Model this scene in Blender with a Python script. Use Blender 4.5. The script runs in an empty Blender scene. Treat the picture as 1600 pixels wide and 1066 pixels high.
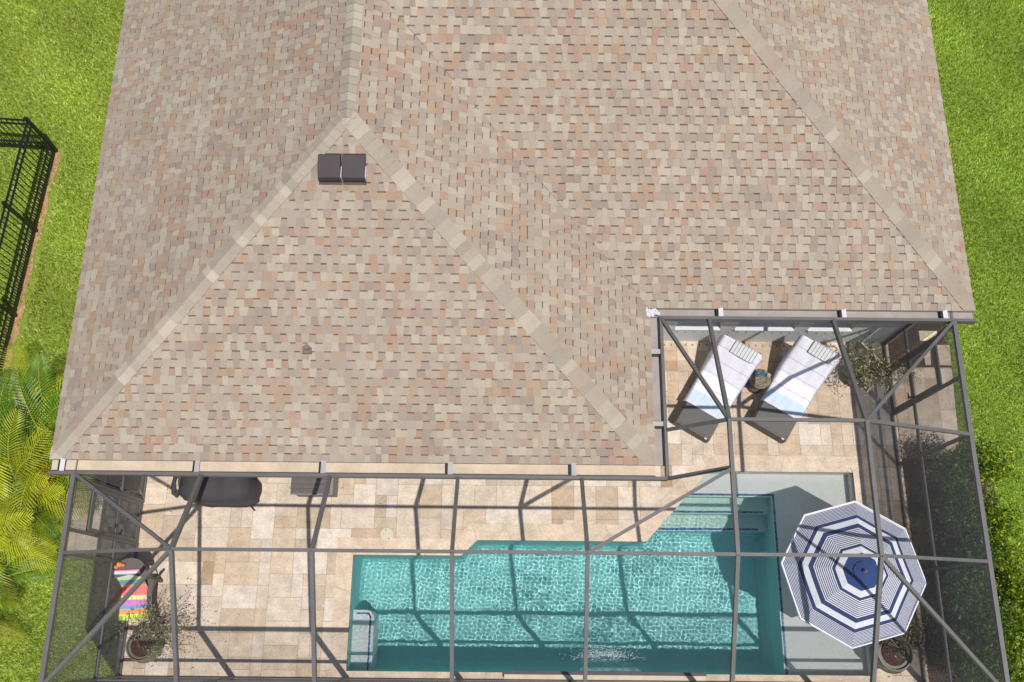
import bpy, math, random
import numpy as np
from mathutils import Vector, Matrix

rng = np.random.default_rng(7)
random.seed(7)
S = bpy.context.scene
COL = S.collection
R = math.radians

# ------------------------------------------------------------------ camera, sky, sun, exposure
CAM_H, TILT, ROLL = 16.8, 0.3076, 0.0095
cam = bpy.data.objects.new('camera', bpy.data.cameras.new('camera'))
COL.objects.link(cam)
cam.matrix_world = Matrix.Translation((0, 0, CAM_H)) @ Matrix.Rotation(TILT, 4, 'X') @ Matrix.Rotation(ROLL, 4, 'Z')
cam.data.sensor_width = 36.0
cam.data.lens = 1414.15 / 1600 * 36
cam.data.clip_start = 0.1
cam.data.clip_end = 1000
S.camera = cam

SUN = Vector((0.25, -0.295, 1.0)).normalized()
w = bpy.data.worlds.new('World'); S.world = w; w.use_nodes = True
sky = w.node_tree.nodes.new('ShaderNodeTexSky'); sky.sky_type = 'NISHITA'; sky.sun_disc = False
sky.sun_elevation = math.asin(SUN.z); sky.sun_rotation = math.atan2(SUN.x, SUN.y)
bg = w.node_tree.nodes['Background']; bg.inputs[1].default_value = 0.085
w.node_tree.links.new(sky.outputs[0], bg.inputs[0])
L = bpy.data.lights.new('sun', 'SUN'); L.energy = 4.2; L.angle = R(0.5); L.color = (1.0, 0.96, 0.9)
L.cycles.is_caustics_light = True
lo = bpy.data.objects.new('sun', L); COL.objects.link(lo); lo.rotation_euler = SUN.to_track_quat('Z', 'Y').to_euler()
lo.location = (5, -6, 20)
S.view_settings.view_transform = 'Standard'; S.view_settings.look = 'None'
S.view_settings.exposure = 0.0; S.view_settings.gamma = 1.0
S.cycles.max_bounces = 10; S.cycles.transparent_max_bounces = 24; S.cycles.transmission_bounces = 6
S.cycles.sample_clamp_indirect = 6
S.cycles.denoising_prefilter = 'ACCURATE'

# ------------------------------------------------------------------ materials
def srgb(r, g, b):
    f = lambda c: (c/255/12.92) if c/255 <= 0.04045 else ((c/255+0.055)/1.055)**2.4
    return (f(r), f(g), f(b))

def newmat(name):
    m = bpy.data.materials.new(name); m.use_nodes = True
    return m, m.node_tree, m.node_tree.nodes['Principled BSDF']

def noise(nt, scale, detail=4, rough=0.6, coord=None):
    n = nt.nodes.new('ShaderNodeTexNoise'); n.inputs['Scale'].default_value = scale
    n.inputs['Detail'].default_value = detail; n.inputs['Roughness'].default_value = rough
    if coord is None:
        coord = nt.nodes.new('ShaderNodeTexCoord').outputs['Object']
    nt.links.new(coord, n.inputs['Vector'])
    return n

def ramp(nt, src, stops):
    r = nt.nodes.new('ShaderNodeValToRGB')
    els = r.color_ramp.elements
    while len(els) < len(stops): els.new(0.5)
    for e, (p, c) in zip(els, stops):
        e.position = p; e.color = (*c, 1) if len(c) == 3 else c
    nt.links.new(src, r.inputs[0]); return r

def mult(nt, a, b, fac=1.0, mode='MULTIPLY'):
    x = nt.nodes.new('ShaderNodeMix'); x.data_type = 'RGBA'; x.blend_type = mode
    x.inputs[0].default_value = fac
    nt.links.new(a, x.inputs[6]) if not isinstance(a, tuple) else setattr(x.inputs[6], 'default_value', (*a, 1))
    nt.links.new(b, x.inputs[7]) if not isinstance(b, tuple) else setattr(x.inputs[7], 'default_value', (*b, 1))
    return x.outputs[2]

def simple(name, col, rough=0.7, var=0.15, scale=8, bump=0.0, bscale=60, metallic=0.0, spec=0.5, attr=False, var2=0.0, scale2=60):
    m, nt, p = newmat(name)
    k = noise(nt, scale)
    r = ramp(nt, k.outputs[0], [(0.3, (1-var,)*3), (0.7, (1+var,)*3)])
    base = col
    if attr:
        a = nt.nodes.new('ShaderNodeVertexColor'); a.layer_name = 'Col'; base = a.outputs[0]
    c = mult(nt, base, r.outputs[0])
    if var2:
        k2 = noise(nt, scale2, 2)
        r2 = ramp(nt, k2.outputs[0], [(0.3, (1-var2,)*3), (0.7, (1+var2,)*3)])
        c = mult(nt, c, r2.outputs[0])
    nt.links.new(c, p.inputs['Base Color'])
    p.inputs['Roughness'].default_value = rough; p.inputs['Metallic'].default_value = metallic
    p.inputs['Specular IOR Level'].default_value = spec
    if bump:
        b = nt.nodes.new('ShaderNodeBump'); b.inputs['Strength'].default_value = bump; b.inputs['Distance'].default_value = 0.01
        kb = noise(nt, bscale, 3); nt.links.new(kb.outputs[0], b.inputs['Height']); nt.links.new(b.outputs[0], p.inputs['Normal'])
    return m

M = {}
M['shingle'] = simple('asphalt_shingle', (1, 1, 1), 0.95, 0.05, .9, 0.5, 220, attr=True, var2=0.16, scale2=110, spec=0.2)
M['roof_base'] = simple('roof_felt', srgb(120, 105, 98), 0.95)
M['travertine'] = simple('travertine', (1, 1, 1), 0.75, 0.17, 4.5, 0.2, 90, attr=True, var2=0.12, scale2=26, spec=0.3)
M['grout'] = simple('tile_grout', srgb(146, 126, 102), 0.9, 0.15, 3)
M['bronze'] = simple('painted_aluminium', srgb(100, 97, 96), 0.5, 0.12, 2.5, spec=0.4)
M['gutter'] = simple('gutter_paint', srgb(140, 136, 138), 0.55, 0.10, 4)
M['sand'] = simple('gutter_sand', srgb(198, 180, 158), 0.95, 0.13, 3.0, 0.4, 90, var2=0.06, scale2=40)
M['silt'] = simple('gutter_silt', srgb(158, 150, 144), 0.95, 0.15, 2.2, 0.4, 90, var2=0.08)
M['white_metal'] = simple('white_metal', (0.60, 0.60, 0.62), 0.4, 0.06)
M['strap'] = simple('grey_strap', srgb(168, 165, 166), 0.4, 0.08)
M['stucco'] = simple('grey_stucco', srgb(212, 214, 214), 0.9, 0.05, 2.5, 0.3, 120)
M['sill'] = simple('sill_paint', (0.72, 0.74, 0.74), 0.7, 0.05)
M['dark'] = simple('dark_interior', (0.015, 0.015, 0.017), 0.4, 0.1)
M['black_metal'] = simple('black_metal', (0.012, 0.013, 0.016), 0.35, 0.2, 10, spec=0.5)
M['vent'] = simple('vent_plastic', srgb(60, 52, 54), 0.5, 0.1, 8)
M['mulch'] = simple('mulch', srgb(80, 63, 54), 1.0, 0.5, 22, 0.9, 45, var2=0.5, scale2=90, spec=0.1)
M['dirt'] = simple('dry_dirt', srgb(170, 132, 98), 1.0, 0.35, 8, 0.8, 60, var2=0.3, scale2=60)
M['leaf'] = None

def leafmat(name, rough=0.45, trans=0.35):
    m, nt, p = newmat(name)
    a = nt.nodes.new('ShaderNodeVertexColor'); a.layer_name = 'Col'
    nt.links.new(a.outputs[0], p.inputs['Base Color']); p.inputs['Roughness'].default_value = rough
    p.inputs['Specular IOR Level'].default_value = 0.4
    t = nt.nodes.new('ShaderNodeBsdfTranslucent')
    nt.links.new(mult(nt, a.outputs[0], (1.2, 1.25, 0.6)), t.inputs[0])
    mx = nt.nodes.new('ShaderNodeMixShader'); mx.inputs[0].default_value = trans
    nt.links.new(p.outputs[0], mx.inputs[1]); nt.links.new(t.outputs[0], mx.inputs[2])
    nt.links.new(mx.outputs[0], nt.nodes['Material Output'].inputs[0])
    return m
M['leaf'] = leafmat('leaf', .45, .15)
M['grass'] = leafmat('grass_blade', 0.5, 0.3)

def lawnmat():
    m, nt, p = newmat('lawn_ground')
    k = noise(nt, 60, 5, 0.75); r = ramp(nt, k.outputs[0], [(0.3, srgb(72, 90, 30)), (0.5, srgb(120, 142, 52)), (0.72, srgb(160, 172, 84))])
    k2 = noise(nt, 0.5, 4); r2 = ramp(nt, k2.outputs[0], [(0.3, (0.8, 0.85, 0.8)), (0.7, (1.15, 1.1, 1.0))])
    nt.links.new(mult(nt, r.outputs[0], r2.outputs[0]), p.inputs['Base Color']); p.inputs['Roughness'].default_value = 1
    p.inputs['Specular IOR Level'].default_value = 0.1
    return m
M['lawn'] = lawnmat()

def screenmat(name, d, col):
    # woven fibreglass mesh: the share of a ray stopped by the threads grows as the ray grazes the weave
    m, nt, p = newmat(name)
    p.inputs['Base Color'].default_value = (*col, 1); p.inputs['Roughness'].default_value = 0.6
    g = nt.nodes.new('ShaderNodeNewGeometry')
    dt = nt.nodes.new('ShaderNodeVectorMath'); dt.operation = 'DOT_PRODUCT'
    nt.links.new(g.outputs['Incoming'], dt.inputs[0]); nt.links.new(g.outputs['Normal'], dt.inputs[1])
    def mth(op, a, b=None):
        n = nt.nodes.new('ShaderNodeMath'); n.operation = op
        for i, v in enumerate((a, b)):
            if v is None: continue
            if isinstance(v, (int, float)): n.inputs[i].default_value = v
            else: nt.links.new(v, n.inputs[i])
        return n.outputs[0]
    ab = mth('MAXIMUM', mth('ABSOLUTE', dt.outputs['Value']), 0.05)
    q = mth('MINIMUM', mth('DIVIDE', d, ab), 0.85)
    tr = mth('MULTIPLY', mth('SUBTRACT', 1.0, q), 1-d)
    t = nt.nodes.new('ShaderNodeBsdfTransparent'); mx = nt.nodes.new('ShaderNodeMixShader')
    nt.links.new(tr, mx.inputs[0]); nt.links.new(p.outputs[0], mx.inputs[1]); nt.links.new(t.outputs[0], mx.inputs[2])
    nt.links.new(mx.outputs[0], nt.nodes['Material Output'].inputs[0])
    return m
M['screen_roof'] = screenmat('insect_screen_roof', 0.045, (0.05, 0.05, 0.055))
M['screen_south'] = screenmat('insect_screen_south', 0.06, (0.08, 0.08, 0.085))
M['screen_wall'] = screenmat('insect_screen_wall', 0.19, (0.15, 0.15, 0.155))

def watermat():
    m = bpy.data.materials.new('pool_water'); m.use_nodes = True; nt = m.node_tree; nt.nodes.clear()
    o = nt.nodes.new('ShaderNodeOutputMaterial'); g = nt.nodes.new('ShaderNodeBsdfGlass')
    g.distribution = 'GGX'; g.inputs['IOR'].default_value = 1.33; g.inputs['Roughness'].default_value = 0
    g.inputs['Color'].default_value = (0.97, 0.995, 0.99, 1)
    nt.links.new(g.outputs[0], o.inputs[0]); return m
M['water'] = watermat()
M['shelf_plaster'] = simple('pale_pool_plaster', srgb(226, 224, 222), 0.8, 0.05, 20, var2=0.04, scale2=120)
M['depth_tint_steps'] = simple('depth_tint_steps', srgb(186, 216, 206), 0.8, 0.05, 12, var2=0.05, scale2=120)  # light lost in the water painted into the step colour
M['depth_tint_deep'] = simple('depth_tinted_plaster', srgb(150, 216, 216), 0.8, 0.05, 12, var2=0.05, scale2=120)  # teal of deep water painted into floor and walls; the water itself absorbs nothing

def checkmat(name, c1, c2, scale):
    m, nt, p = newmat(name)
    v = nt.nodes.new('ShaderNodeTexVoronoi'); v.inputs['Scale'].default_value = scale
    nt.links.new(nt.nodes.new('ShaderNodeTexCoord').outputs['Object'], v.inputs['Vector'])
    s = nt.nodes.new('ShaderNodeSeparateColor'); nt.links.new(v.outputs['Color'], s.inputs[0])
    r = ramp(nt, s.outputs[0], [(0.2, c1), (0.8, c2)]); nt.links.new(r.outputs[0], p.inputs['Base Color'])
    p.inputs['Roughness'].default_value = 0.25; return m
M['mosaic'] = checkmat('blue_mosaic', srgb(28, 62, 120), srgb(70, 130, 180), 26)
M['stone_mosaic'] = checkmat('brown_mosaic', srgb(96, 84, 66), srgb(150, 136, 108), 60)
M['color'] = simple('painted_cloth', (1, 1, 1), 0.9, 0.05, 20, 0.2, 120, attr=True, spec=0.2)
M['wicker'] = simple('grey_wicker', srgb(106, 98, 92), 0.8, 0.15, 30, 0.5, 90, var2=0.2, scale2=120)
M['sling'] = simple('grey_sling', srgb(104, 102, 100), 0.85, 0.05, 20, 0.2, 200)
M['cover'] = simple('grill_cover_vinyl', srgb(76, 73, 76), 0.85, 0.12, 4, 0.4, 9, spec=0.2)
M['boxplastic'] = simple('grey_resin', srgb(112, 106, 104), 0.6, 0.12, 14, 0.2, 40)
M['cream'] = simple('cream_plastic', srgb(214, 200, 176), 0.5, 0.04)
M['pot'] = simple('glazed_pot', srgb(110, 106, 92), 0.45, 0.3, 6, 0.2, 30)
M['soil'] = simple('potting_soil', srgb(72, 44, 40), 1.0, 0.5, 30, 0.9, 50)
M['bark'] = simple('bark', srgb(110, 98, 84), 0.9, 0.3, 20, 0.4, 60)
M['stem_green'] = simple('palm_cane', srgb(150, 158, 60), 0.6, 0.2, 10)
M['concrete'] = simple('footing', srgb(170, 158, 140), 0.9, 0.15, 6)
M['chrome'] = simple('brushed_steel', (0.5, 0.5, 0.5), 0.25, 0.05, metallic=1.0)
M['dark_lip'] = simple('dark_spillway_lip', srgb(78, 72, 74), 0.6, 0.2, 12)
M['fall_water'] = simple('falling_water', (0.75, 0.88, 0.86), 0.15, 0.1)
def fallmat():
    m, nt, p = newmat('thin_water_sheet')
    p.inputs['Base Color'].default_value = (0.75, 0.92, 0.9, 1); p.inputs['Roughness'].default_value = 0.3
    t = nt.nodes.new('ShaderNodeBsdfTransparent'); t.inputs[0].default_value = (0.93, 0.98, 0.97, 1)
    k = noise(nt, 9, 4); r = ramp(nt, k.outputs[0], [(0.35, (0.06,)*3), (0.75, (0.38,)*3)])
    mx = nt.nodes.new('ShaderNodeMixShader'); nt.links.new(r.outputs[0], mx.inputs[0])
    nt.links.new(t.outputs[0], mx.inputs[1]); nt.links.new(p.outputs[0], mx.inputs[2])
    nt.links.new(mx.outputs[0], nt.nodes['Material Output'].inputs[0]); return m
M['fall'] = fallmat()
def glassmat(name, col, rough=0.05, alpha=0.5):
    m, nt, p = newmat(name)
    p.inputs['Base Color'].default_value = (*col, 1); p.inputs['Roughness'].default_value = rough
    t = nt.nodes.new('ShaderNodeBsdfTransparent'); mx = nt.nodes.new('ShaderNodeMixShader'); mx.inputs[0].default_value = alpha
    nt.links.new(t.outputs[0], mx.inputs[1]); nt.links.new(p.outputs[0], mx.inputs[2])
    nt.links.new(mx.outputs[0], nt.nodes['Material Output'].inputs[0]); return m
M['glass'] = glassmat('clear_glass', (0.7, 0.75, 0.78))
M['window'] = simple('window_glass', (0.10, 0.13, 0.15), 0.06, 0.05, spec=0.9)

# ------------------------------------------------------------------ mesh helpers
class MB:
    def __init__(s): s.v = []; s.f = []; s.c = []
    def add(s, vs, fs, col=None):
        n = len(s.v); s.v += [tuple(map(float, p)) for p in vs]
        for f in fs: s.f.append(tuple(i+n for i in f)); s.c.append(col)
        return s
    def box(s, a, b, col=None):
        (x0, y0, z0), (x1, y1, z1) = a, b
        return s.add([(x0,y0,z0),(x1,y0,z0),(x1,y1,z0),(x0,y1,z0),(x0,y0,z1),(x1,y0,z1),(x1,y1,z1),(x0,y1,z1)],
                     [(3,2,1,0),(4,5,6,7),(0,1,5,4),(1,2,6,5),(2,3,7,6),(3,0,4,7)], col)
    def bar(s, p, q, w, h, col=None, up=(0, 0, 1)):
        p = Vector(p); q = Vector(q); d = (q-p).normalized(); up = Vector(up)
        if abs(d.dot(up)) > 0.97: up = Vector((0, 1, 0))
        r = d.cross(up).normalized()*w/2; u = r.cross(d).normalized()*h/2
        return s.add([p-r-u, p+r-u, p+r+u, p-r+u, q-r-u, q+r-u, q+r+u, q-r+u],
                     [(0,1,2,3),(7,6,5,4),(0,4,5,1),(1,5,6,2),(2,6,7,3),(3,7,4,0)], col)
    def tube(s, pts, rad, n=8, col=None, cap=True):
        pts = [Vector(p) for p in pts]
        if not isinstance(rad, (list, tuple)): rad = [rad]*len(pts)
        vs = []; ref = Vector((0.3, 0.9, 0.2))
        for i, p in enumerate(pts):
            d = (pts[min(i+1, len(pts)-1)]-pts[max(i-1, 0)]).normalized()
            a = d.cross(ref)
            if a.length < 1e-3: a = d.cross(Vector((1, 0, 0)))
            a.normalize(); b = d.cross(a)
            for k in range(n):
                t = 2*math.pi*k/n; vs.append(p+(a*math.cos(t)+b*math.sin(t))*rad[i])
        fs = [(i*n+k, i*n+(k+1) % n, (i+1)*n+(k+1) % n, (i+1)*n+k) for i in range(len(pts)-1) for k in range(n)]
        if cap: fs += [tuple(range(n))[::-1], tuple((len(pts)-1)*n+k for k in range(n))]
        return s.add(vs, fs, col)
    def lathe(s, prof, c=(0, 0), n=32, col=None, sx=1, sy=1):
        vs = [(c[0]+r*sx*math.cos(2*math.pi*k/n), c[1]+r*sy*math.sin(2*math.pi*k/n), z) for r, z in prof for k in range(n)]
        fs = [(i*n+k, i*n+(k+1) % n, (i+1)*n+(k+1) % n, (i+1)*n+k) for i in range(len(prof)-1) for k in range(n)]
        fs.append(tuple(range(n))[::-1]); fs.append(tuple((len(prof)-1)*n+k for k in range(n)))
        return s.add(vs, fs, col)
    def prism(s, poly, z0, z1, col=None):
        n = len(poly)
        return s.add([(x, y, z0) for x, y in poly]+[(x, y, z1) for x, y in poly],
                     [tuple(range(n))[::-1], tuple(range(n, 2*n))]+[(i, (i+1) % n, n+(i+1) % n, n+i) for i in range(n)], col)
    def build(s, name, mat, parent=None, smooth=False, flip=False):
        me = bpy.data.meshes.new(name)
        me.from_pydata(s.v, [], s.f if not flip else [f[::-1] for f in s.f])
        if any(c is not None for c in s.c):
            a = me.color_attributes.new('Col', 'FLOAT_COLOR', 'CORNER')
            arr = np.concatenate([np.tile(np.array([*(c or (0.5, 0.5, 0.5)), 1.0]), len(f)) for c, f in zip(s.c, s.f)])
            a.data.foreach_set('color', arr.astype(np.float32))
        me.materials.append(M[mat] if isinstance(mat, str) else mat)
        if smooth: me.polygons.foreach_set('use_smooth', [True]*len(me.polygons))
        o = bpy.data.objects.new(name, me); COL.objects.link(o)
        if parent is not None: o.parent = parent
        return o

def npmesh(name, V, F, mat, parent=None, cols=None, smooth=False):
    """V (n,3), F (m,k) all k-gons, cols (m,3) per face"""
    me = bpy.data.meshes.new(name); n, (m, k) = len(V), F.shape
    me.vertices.add(n); me.vertices.foreach_set('co', V.astype(np.float32).ravel())
    me.loops.add(m*k); me.loops.foreach_set('vertex_index', F.astype(np.int32).ravel())
    me.polygons.add(m); me.polygons.foreach_set('loop_start', np.arange(0, m*k, k, dtype=np.int32))
    me.polygons.foreach_set('loop_total', np.full(m, k, dtype=np.int32))
    me.update(calc_edges=True)
    if cols is not None:
        a = me.color_attributes.new('Col', 'FLOAT_COLOR', 'CORNER')
        c4 = np.concatenate([cols, np.ones((m, 1))], 1); a.data.foreach_set('color', np.repeat(c4, k, 0).astype(np.float32).ravel())
    me.materials.append(M[mat] if isinstance(mat, str) else mat)
    if smooth: me.polygons.foreach_set('use_smooth', np.ones(m, dtype=bool))
    o = bpy.data.objects.new(name, me); COL.objects.link(o)
    if parent is not None: o.parent = parent
    return o

def tag(o, label=None, cat=None, group=None, kind=None):
    if label: o['label'] = label
    if cat: o['category'] = cat
    if group: o['group'] = group
    if kind: o['kind'] = kind
    return o
def thing(name, label, cat, loc=(0, 0, 0), rz=0.0, group=None):
    o = bpy.data.objects.new(name, None); COL.objects.link(o); o.location = loc; o.rotation_euler = (0, 0, rz)
    o.empty_display_size = 0.2
    return tag(o, label, cat, group)

def clip(poly, a, b):
    """keep the part of 2D poly left of line a->b"""
    out = []; n = len(poly)
    side = lambda p: (b[0]-a[0])*(p[1]-a[1])-(b[1]-a[1])*(p[0]-a[0])
    for i in range(n):
        p, q = poly[i], poly[(i+1) % n]; sp, sq = side(p), side(q)
        if sp >= 0: out.append(p)
        if (sp > 0) != (sq > 0) and abs(sp-sq) > 1e-12 and sp*sq < 0:
            t = sp/(sp-sq); out.append((p[0]+t*(q[0]-p[0]), p[1]+t*(q[1]-p[1])))
    return out
def clipconv(poly, conv):
    for i in range(len(conv)):
        if len(poly) < 3: return []
        poly = clip(poly, conv[i], conv[(i+1) % len(conv)])
    if len(poly) < 3: return []
    A = 0.5*abs(sum(poly[i][0]*poly[(i+1) % len(poly)][1]-poly[(i+1) % len(poly)][0]*poly[i][1] for i in range(len(poly))))
    return poly if A > 2e-5 else []

# ------------------------------------------------------------------ ground: lawn sheet round the deck and pool
DX0, DX1, DY0, DY1 = -6.86, 7.32, -2.3, 5.4
g = MB(); B = 200
g.add([(-B, -B, -.03), (B, -B, -.03), (B, DY0, -.03), (-B, DY0, -.03)], [(0, 1, 2, 3)])
g.add([(-B, DY1, -.03), (B, DY1, -.03), (B, B, -.03), (-B, B, -.03)], [(0, 1, 2, 3)])
g.add([(-B, DY0, -.03), (DX0, DY0, -.03), (DX0, DY1, -.03), (-B, DY1, -.03)], [(0, 1, 2, 3)])
g.add([(DX1, DY0, -.03), (B, DY0, -.03), (B, DY1, -.03), (DX1, DY1, -.03)], [(0, 1, 2, 3)])
tag(g.build('lawn', 'lawn'), kind='structure')

# beds and pads beside the cage
def sheet(name, polys, z, mat):
    m = MB()
    for p in polys: m.add([(x, y, z) for x, y in p], [tuple(range(len(p)))])
    return tag(m.build(name, mat), kind='structure')
def wob(x0, y0, x1, y1, n=14, a=0.04):
    P = []
    for (ax, ay, bx, by) in ((x0, y0, x1, y0), (x1, y0, x1, y1), (x1, y1, x0, y1), (x0, y1, x0, y0)):
        for i in range(n):
            t = i/n; P.append((ax+(bx-ax)*t+random.uniform(-a, a), ay+(by-ay)*t+random.uniform(-a, a)))
    return P
BEDS = [(7.0, 4.8, 8.52, 8.0), (7.25, -1.0, 9.0, 3.15), (-8.05, 2.3, -6.78, 2.85), (-7.6, -2.2, -2.75, -0.93)]
sheet('planting_bed', [wob(*BEDS[0]), wob(*BEDS[1]), wob(*BEDS[2], a=.03)], -.012, 'mulch')

# travertine paving ------------------------------------------------------------
TR = [srgb(230, 214, 190), srgb(222, 203, 176), srgb(213, 190, 160), srgb(234, 221, 202), srgb(216, 196, 168), srgb(202, 174, 138), srgb(225, 209, 188), srgb(206, 188, 164)]
TW = np.array([.27, .24, .09, .16, .10, .03, .09, .02]); TW = TW/TW.sum()
def trcol():
    c = np.array(TR[rng.choice(len(TR), p=TW)])*rng.uniform(.87, 1.06); return tuple(c*np.array([.87, .845, .87]))
CELL = 0.2032
def french(x0, y0, x1, y1):
    nx, ny = int((x1-x0)/CELL)+1, int((y1-y0)/CELL)+1
    occ = np.zeros((ny, nx), bool); out = []
    for j in range(ny):
        for i in range(nx):
            if occ[j, i]: continue
            opts = [(3, 2), (2, 3), (2, 2), (3, 2), (2, 1), (1, 2), (4, 2), (1, 1)]
            o = rng.permutation(6); cand = [opts[k] for k in o]+[(2, 1), (1, 2), (1, 1)]
            for (a, b) in cand:
                if i+a <= nx and j+b <= ny and not occ[j:j+b, i:i+a].any():
                    occ[j:j+b, i:i+a] = True; out.append((x0+i*CELL, y0+j*CELL, a*CELL, b*CELL)); break
    return out
O = [(-2.84, -.73), (6.38, -.73), (6.38, 2.83), (3.70, 2.83), (2.48, 1.53), (-.6, 1.53), (-.88, 1.25), (-2.84, 1.25)]   # pool edge
OC = [(-3.14, -1.03), (6.68, -1.03), (6.68, 3.13), (3.57, 3.13), (2.35, 1.83), (-.72, 1.83), (-1.0, 1.55), (-3.14, 1.55)]  # outside of coping
REG = [[(DX0, DY0), (-3.14, DY0), (-3.14, DY1), (DX0, DY1)], [(6.68, DY0), (DX1, DY0), (DX1, DY1), (6.68, DY1)],
       [(-3.14, DY0), (6.68, DY0), (6.68, -1.03), (-3.14, -1.03)], [(-3.14, 3.13), (6.68, 3.13), (6.68, DY1), (-3.14, DY1)],
       [(-3.14, 1.83), (2.35, 1.83), (3.57, 3.13), (-3.14, 3.13)], [(-3.14, 1.55), (-1.0, 1.55), (-.72, 1.83), (-3.14, 1.83)]]
def pave(name, regs, box, kind='structure', seamz=-.006):
    m = MB(); gm = MB(); e = .0026
    for (x, y, a, b) in french(*box):
        q = [(x+e, y+e), (x+a-e, y+e), (x+a-e, y+b-e), (x+e, y+b-e)]; c = trcol()
        for r in regs:
            p = clipconv(q, r)
            if p: m.add([(px, py, 0) for px, py in p], [tuple(range(len(p)))], c)
    for r in regs: gm.add([(px, py, seamz) for px, py in r], [tuple(range(len(r)))])
    t = m.build(name, 'travertine'); tag(t, kind=kind)
    gg = gm.build('grout', 'grout', t); tag(gg, kind=kind)
    return t
deck = pave('pool_deck', REG, (DX0-.1, DY0-.05, DX1, DY1))
pave('paver_path', [[(-8.03, 1.26), (DX0-.01, 1.26), (DX0-.01, 2.36), (-8.03, 2.36)],
                    [(DX1+.01, 3.1), (8.42, 3.1), (8.50, 4.88), (DX1+.01, 4.88)], [(8.24, 4.93), (8.51, 4.93), (8.52, 5.34), (8.26, 5.34)],
                    [(8.0, 4.93), (8.11, 4.93), (8.13, 5.22), (8.0, 5.22)]], (-8.1, 1.2, 8.5, 5.4))
st = MB(); st.box((7.95, 5.42, -.02), (8.30, 5.62, .02), srgb(226, 210, 180)); tag(st.build('stepping_stone', 'travertine'), 'cream rectangular stepping stone lying in the mulch at the house corner', 'stepping stone')
# coping: strip of pavers following the pool edge, its inner lip over the water
cm = MB()
for i in range(8):
    a, b = O[i], O[(i+1) % 8]; c, d = OC[i], OC[(i+1) % 8]
    ln = math.dist(a, b); k = max(1, round(ln/0.6))
    for j in range(k):
        t0, t1 = j/k+.0015/ln, (j+1)/k-.0015/ln
        L2 = lambda p, q, t: (p[0]+(q[0]-p[0])*t, p[1]+(q[1]-p[1])*t)
        P = [L2(c, d, t0), L2(c, d, t1), L2(a, b, t1), L2(a, b, t0)]
        col = tuple(np.array(srgb(232, 212, 184))*rng.uniform(.88, 1.03)*np.array([.89, .87, .90]))
        cm.add([(x, y, z) for z in (-.04, .003) for x, y in P], [(3,2,1,0),(4,5,6,7),(0,1,5,4),(1,2,6,5),(2,3,7,6),(3,0,4,7)], col)
tag(cm.build('pool_coping', 'travertine'), kind='structure')
dr = MB()
for i in range(60): dr.box((-6.3+i*.137, 2.655, .0), (-6.3+i*.137+.03, 2.70, .006))
for i in range(34): dr.box((2.4+i*.137, 5.27, .0), (2.4+i*.137+.03, 5.31, .006))
tag(dr.build('deck_drain', 'grout', deck), kind='structure')

# ------------------------------------------------------------------ pool basin
ZS, Z2, Z3, ZD, ZB = -.38, -.64, -.90, -1.5, -.55
SX = 4.90
basin = MB()
def dx(y): return 2.48+(y-1.53)*(3.70-2.48)/(2.83-1.53)     # x on the diagonal edge
def wallm(m, P, z0, z1, closed=True):
    n = len(P)
    for i in range(n if closed else n-1):
        a, b = P[i], P[(i+1) % n]
        m.add([(a[0], a[1], z0), (b[0], b[1], z0), (b[0], b[1], z1), (a[0], a[1], z1)], [(0, 1, 2, 3)])
deep = [(-2.84, -.73), (SX, -.73), (SX, 1.8), (dx(1.8), 1.8), (2.48, 1.53), (-.6, 1.53), (-.88, 1.25), (-2.84, 1.25)]
def inset(P, d):
    out = []; n = len(P)
    for i in range(n):
        a, b, c = Vector(P[i-1]), Vector(P[i]), Vector(P[(i+1) % n])
        n1 = Vector((-(b-a).y, (b-a).x)).normalized(); n2 = Vector((-(c-b).y, (c-b).x)).normalized()
        k = (n1+n2); k = k/(k.length_squared)*2; out.append(tuple(b+k*d))
    return out
lo_m = MB()
rings = [(0, -.9), (0, -1.28), (.06, -1.42), (.16, -1.49), (.26, ZD)]
for (d0, z0), (d1, z1) in zip(rings, rings[1:]):
    A, Bq = inset(deep, d0), inset(deep, d1)
    for i in range(8):
        j = (i+1) % 8; lo_m.add([(*A[i], z0), (*A[j], z0), (*Bq[j], z1), (*Bq[i], z1)], [(3, 2, 1, 0)])
Fl = inset(deep, .26); lo_m.add([(x, y, ZD) for x, y in Fl], [tuple(range(8))])
wallm(lo_m, [(SX, -.73), (-2.84, -.73), (-2.84, 1.25), (-.88, 1.25), (-.6, 1.53), (2.48, 1.53)], -.9, -.02, False)
basin_o = lo_m.build('pool_basin', 'depth_tint_deep')
tag(basin_o, kind='structure')
sh = MB()   # pale finish: ledge, bench; steps take a painted depth tint
def flat(m, P, z): m.add([(x, y, z) for x, y in P], [tuple(range(len(P)))])
flat(sh, [(SX, -.73), (6.38, -.73), (6.38, 2.83), (3.70, 2.83), (dx(2.40), 2.40), (SX, 2.40)], ZS)
wallm(sh, [(SX, -.73), (6.38, -.73), (6.38, 2.83), (3.70, 2.83), (dx(2.40), 2.40)], ZS, -.02, False)
st2 = MB(); flat(st2, [(dx(2.10), 2.10), (SX, 2.10), (SX, 2.40), (dx(2.40), 2.40)], Z2)
flat(st2, [(dx(1.80), 1.80), (SX, 1.80), (SX, 2.10), (dx(2.10), 2.10)], Z3)
wallm(st2, [(dx(2.40), 2.40), (SX, 2.40)], Z2, ZS, False)
wallm(st2, [(dx(2.10), 2.10), (SX, 2.10)], Z3, Z2, False)
wallm(st2, [(dx(1.80), 1.80), (SX, 1.80)], -.905, Z3, False)
wallm(sh, [(dx(1.8), 1.8), (dx(2.4), 2.4)], Z3, -.02, False); wallm(sh, [(2.48, 1.53), (dx(1.8), 1.8)], -.9, -.02, False)
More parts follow.
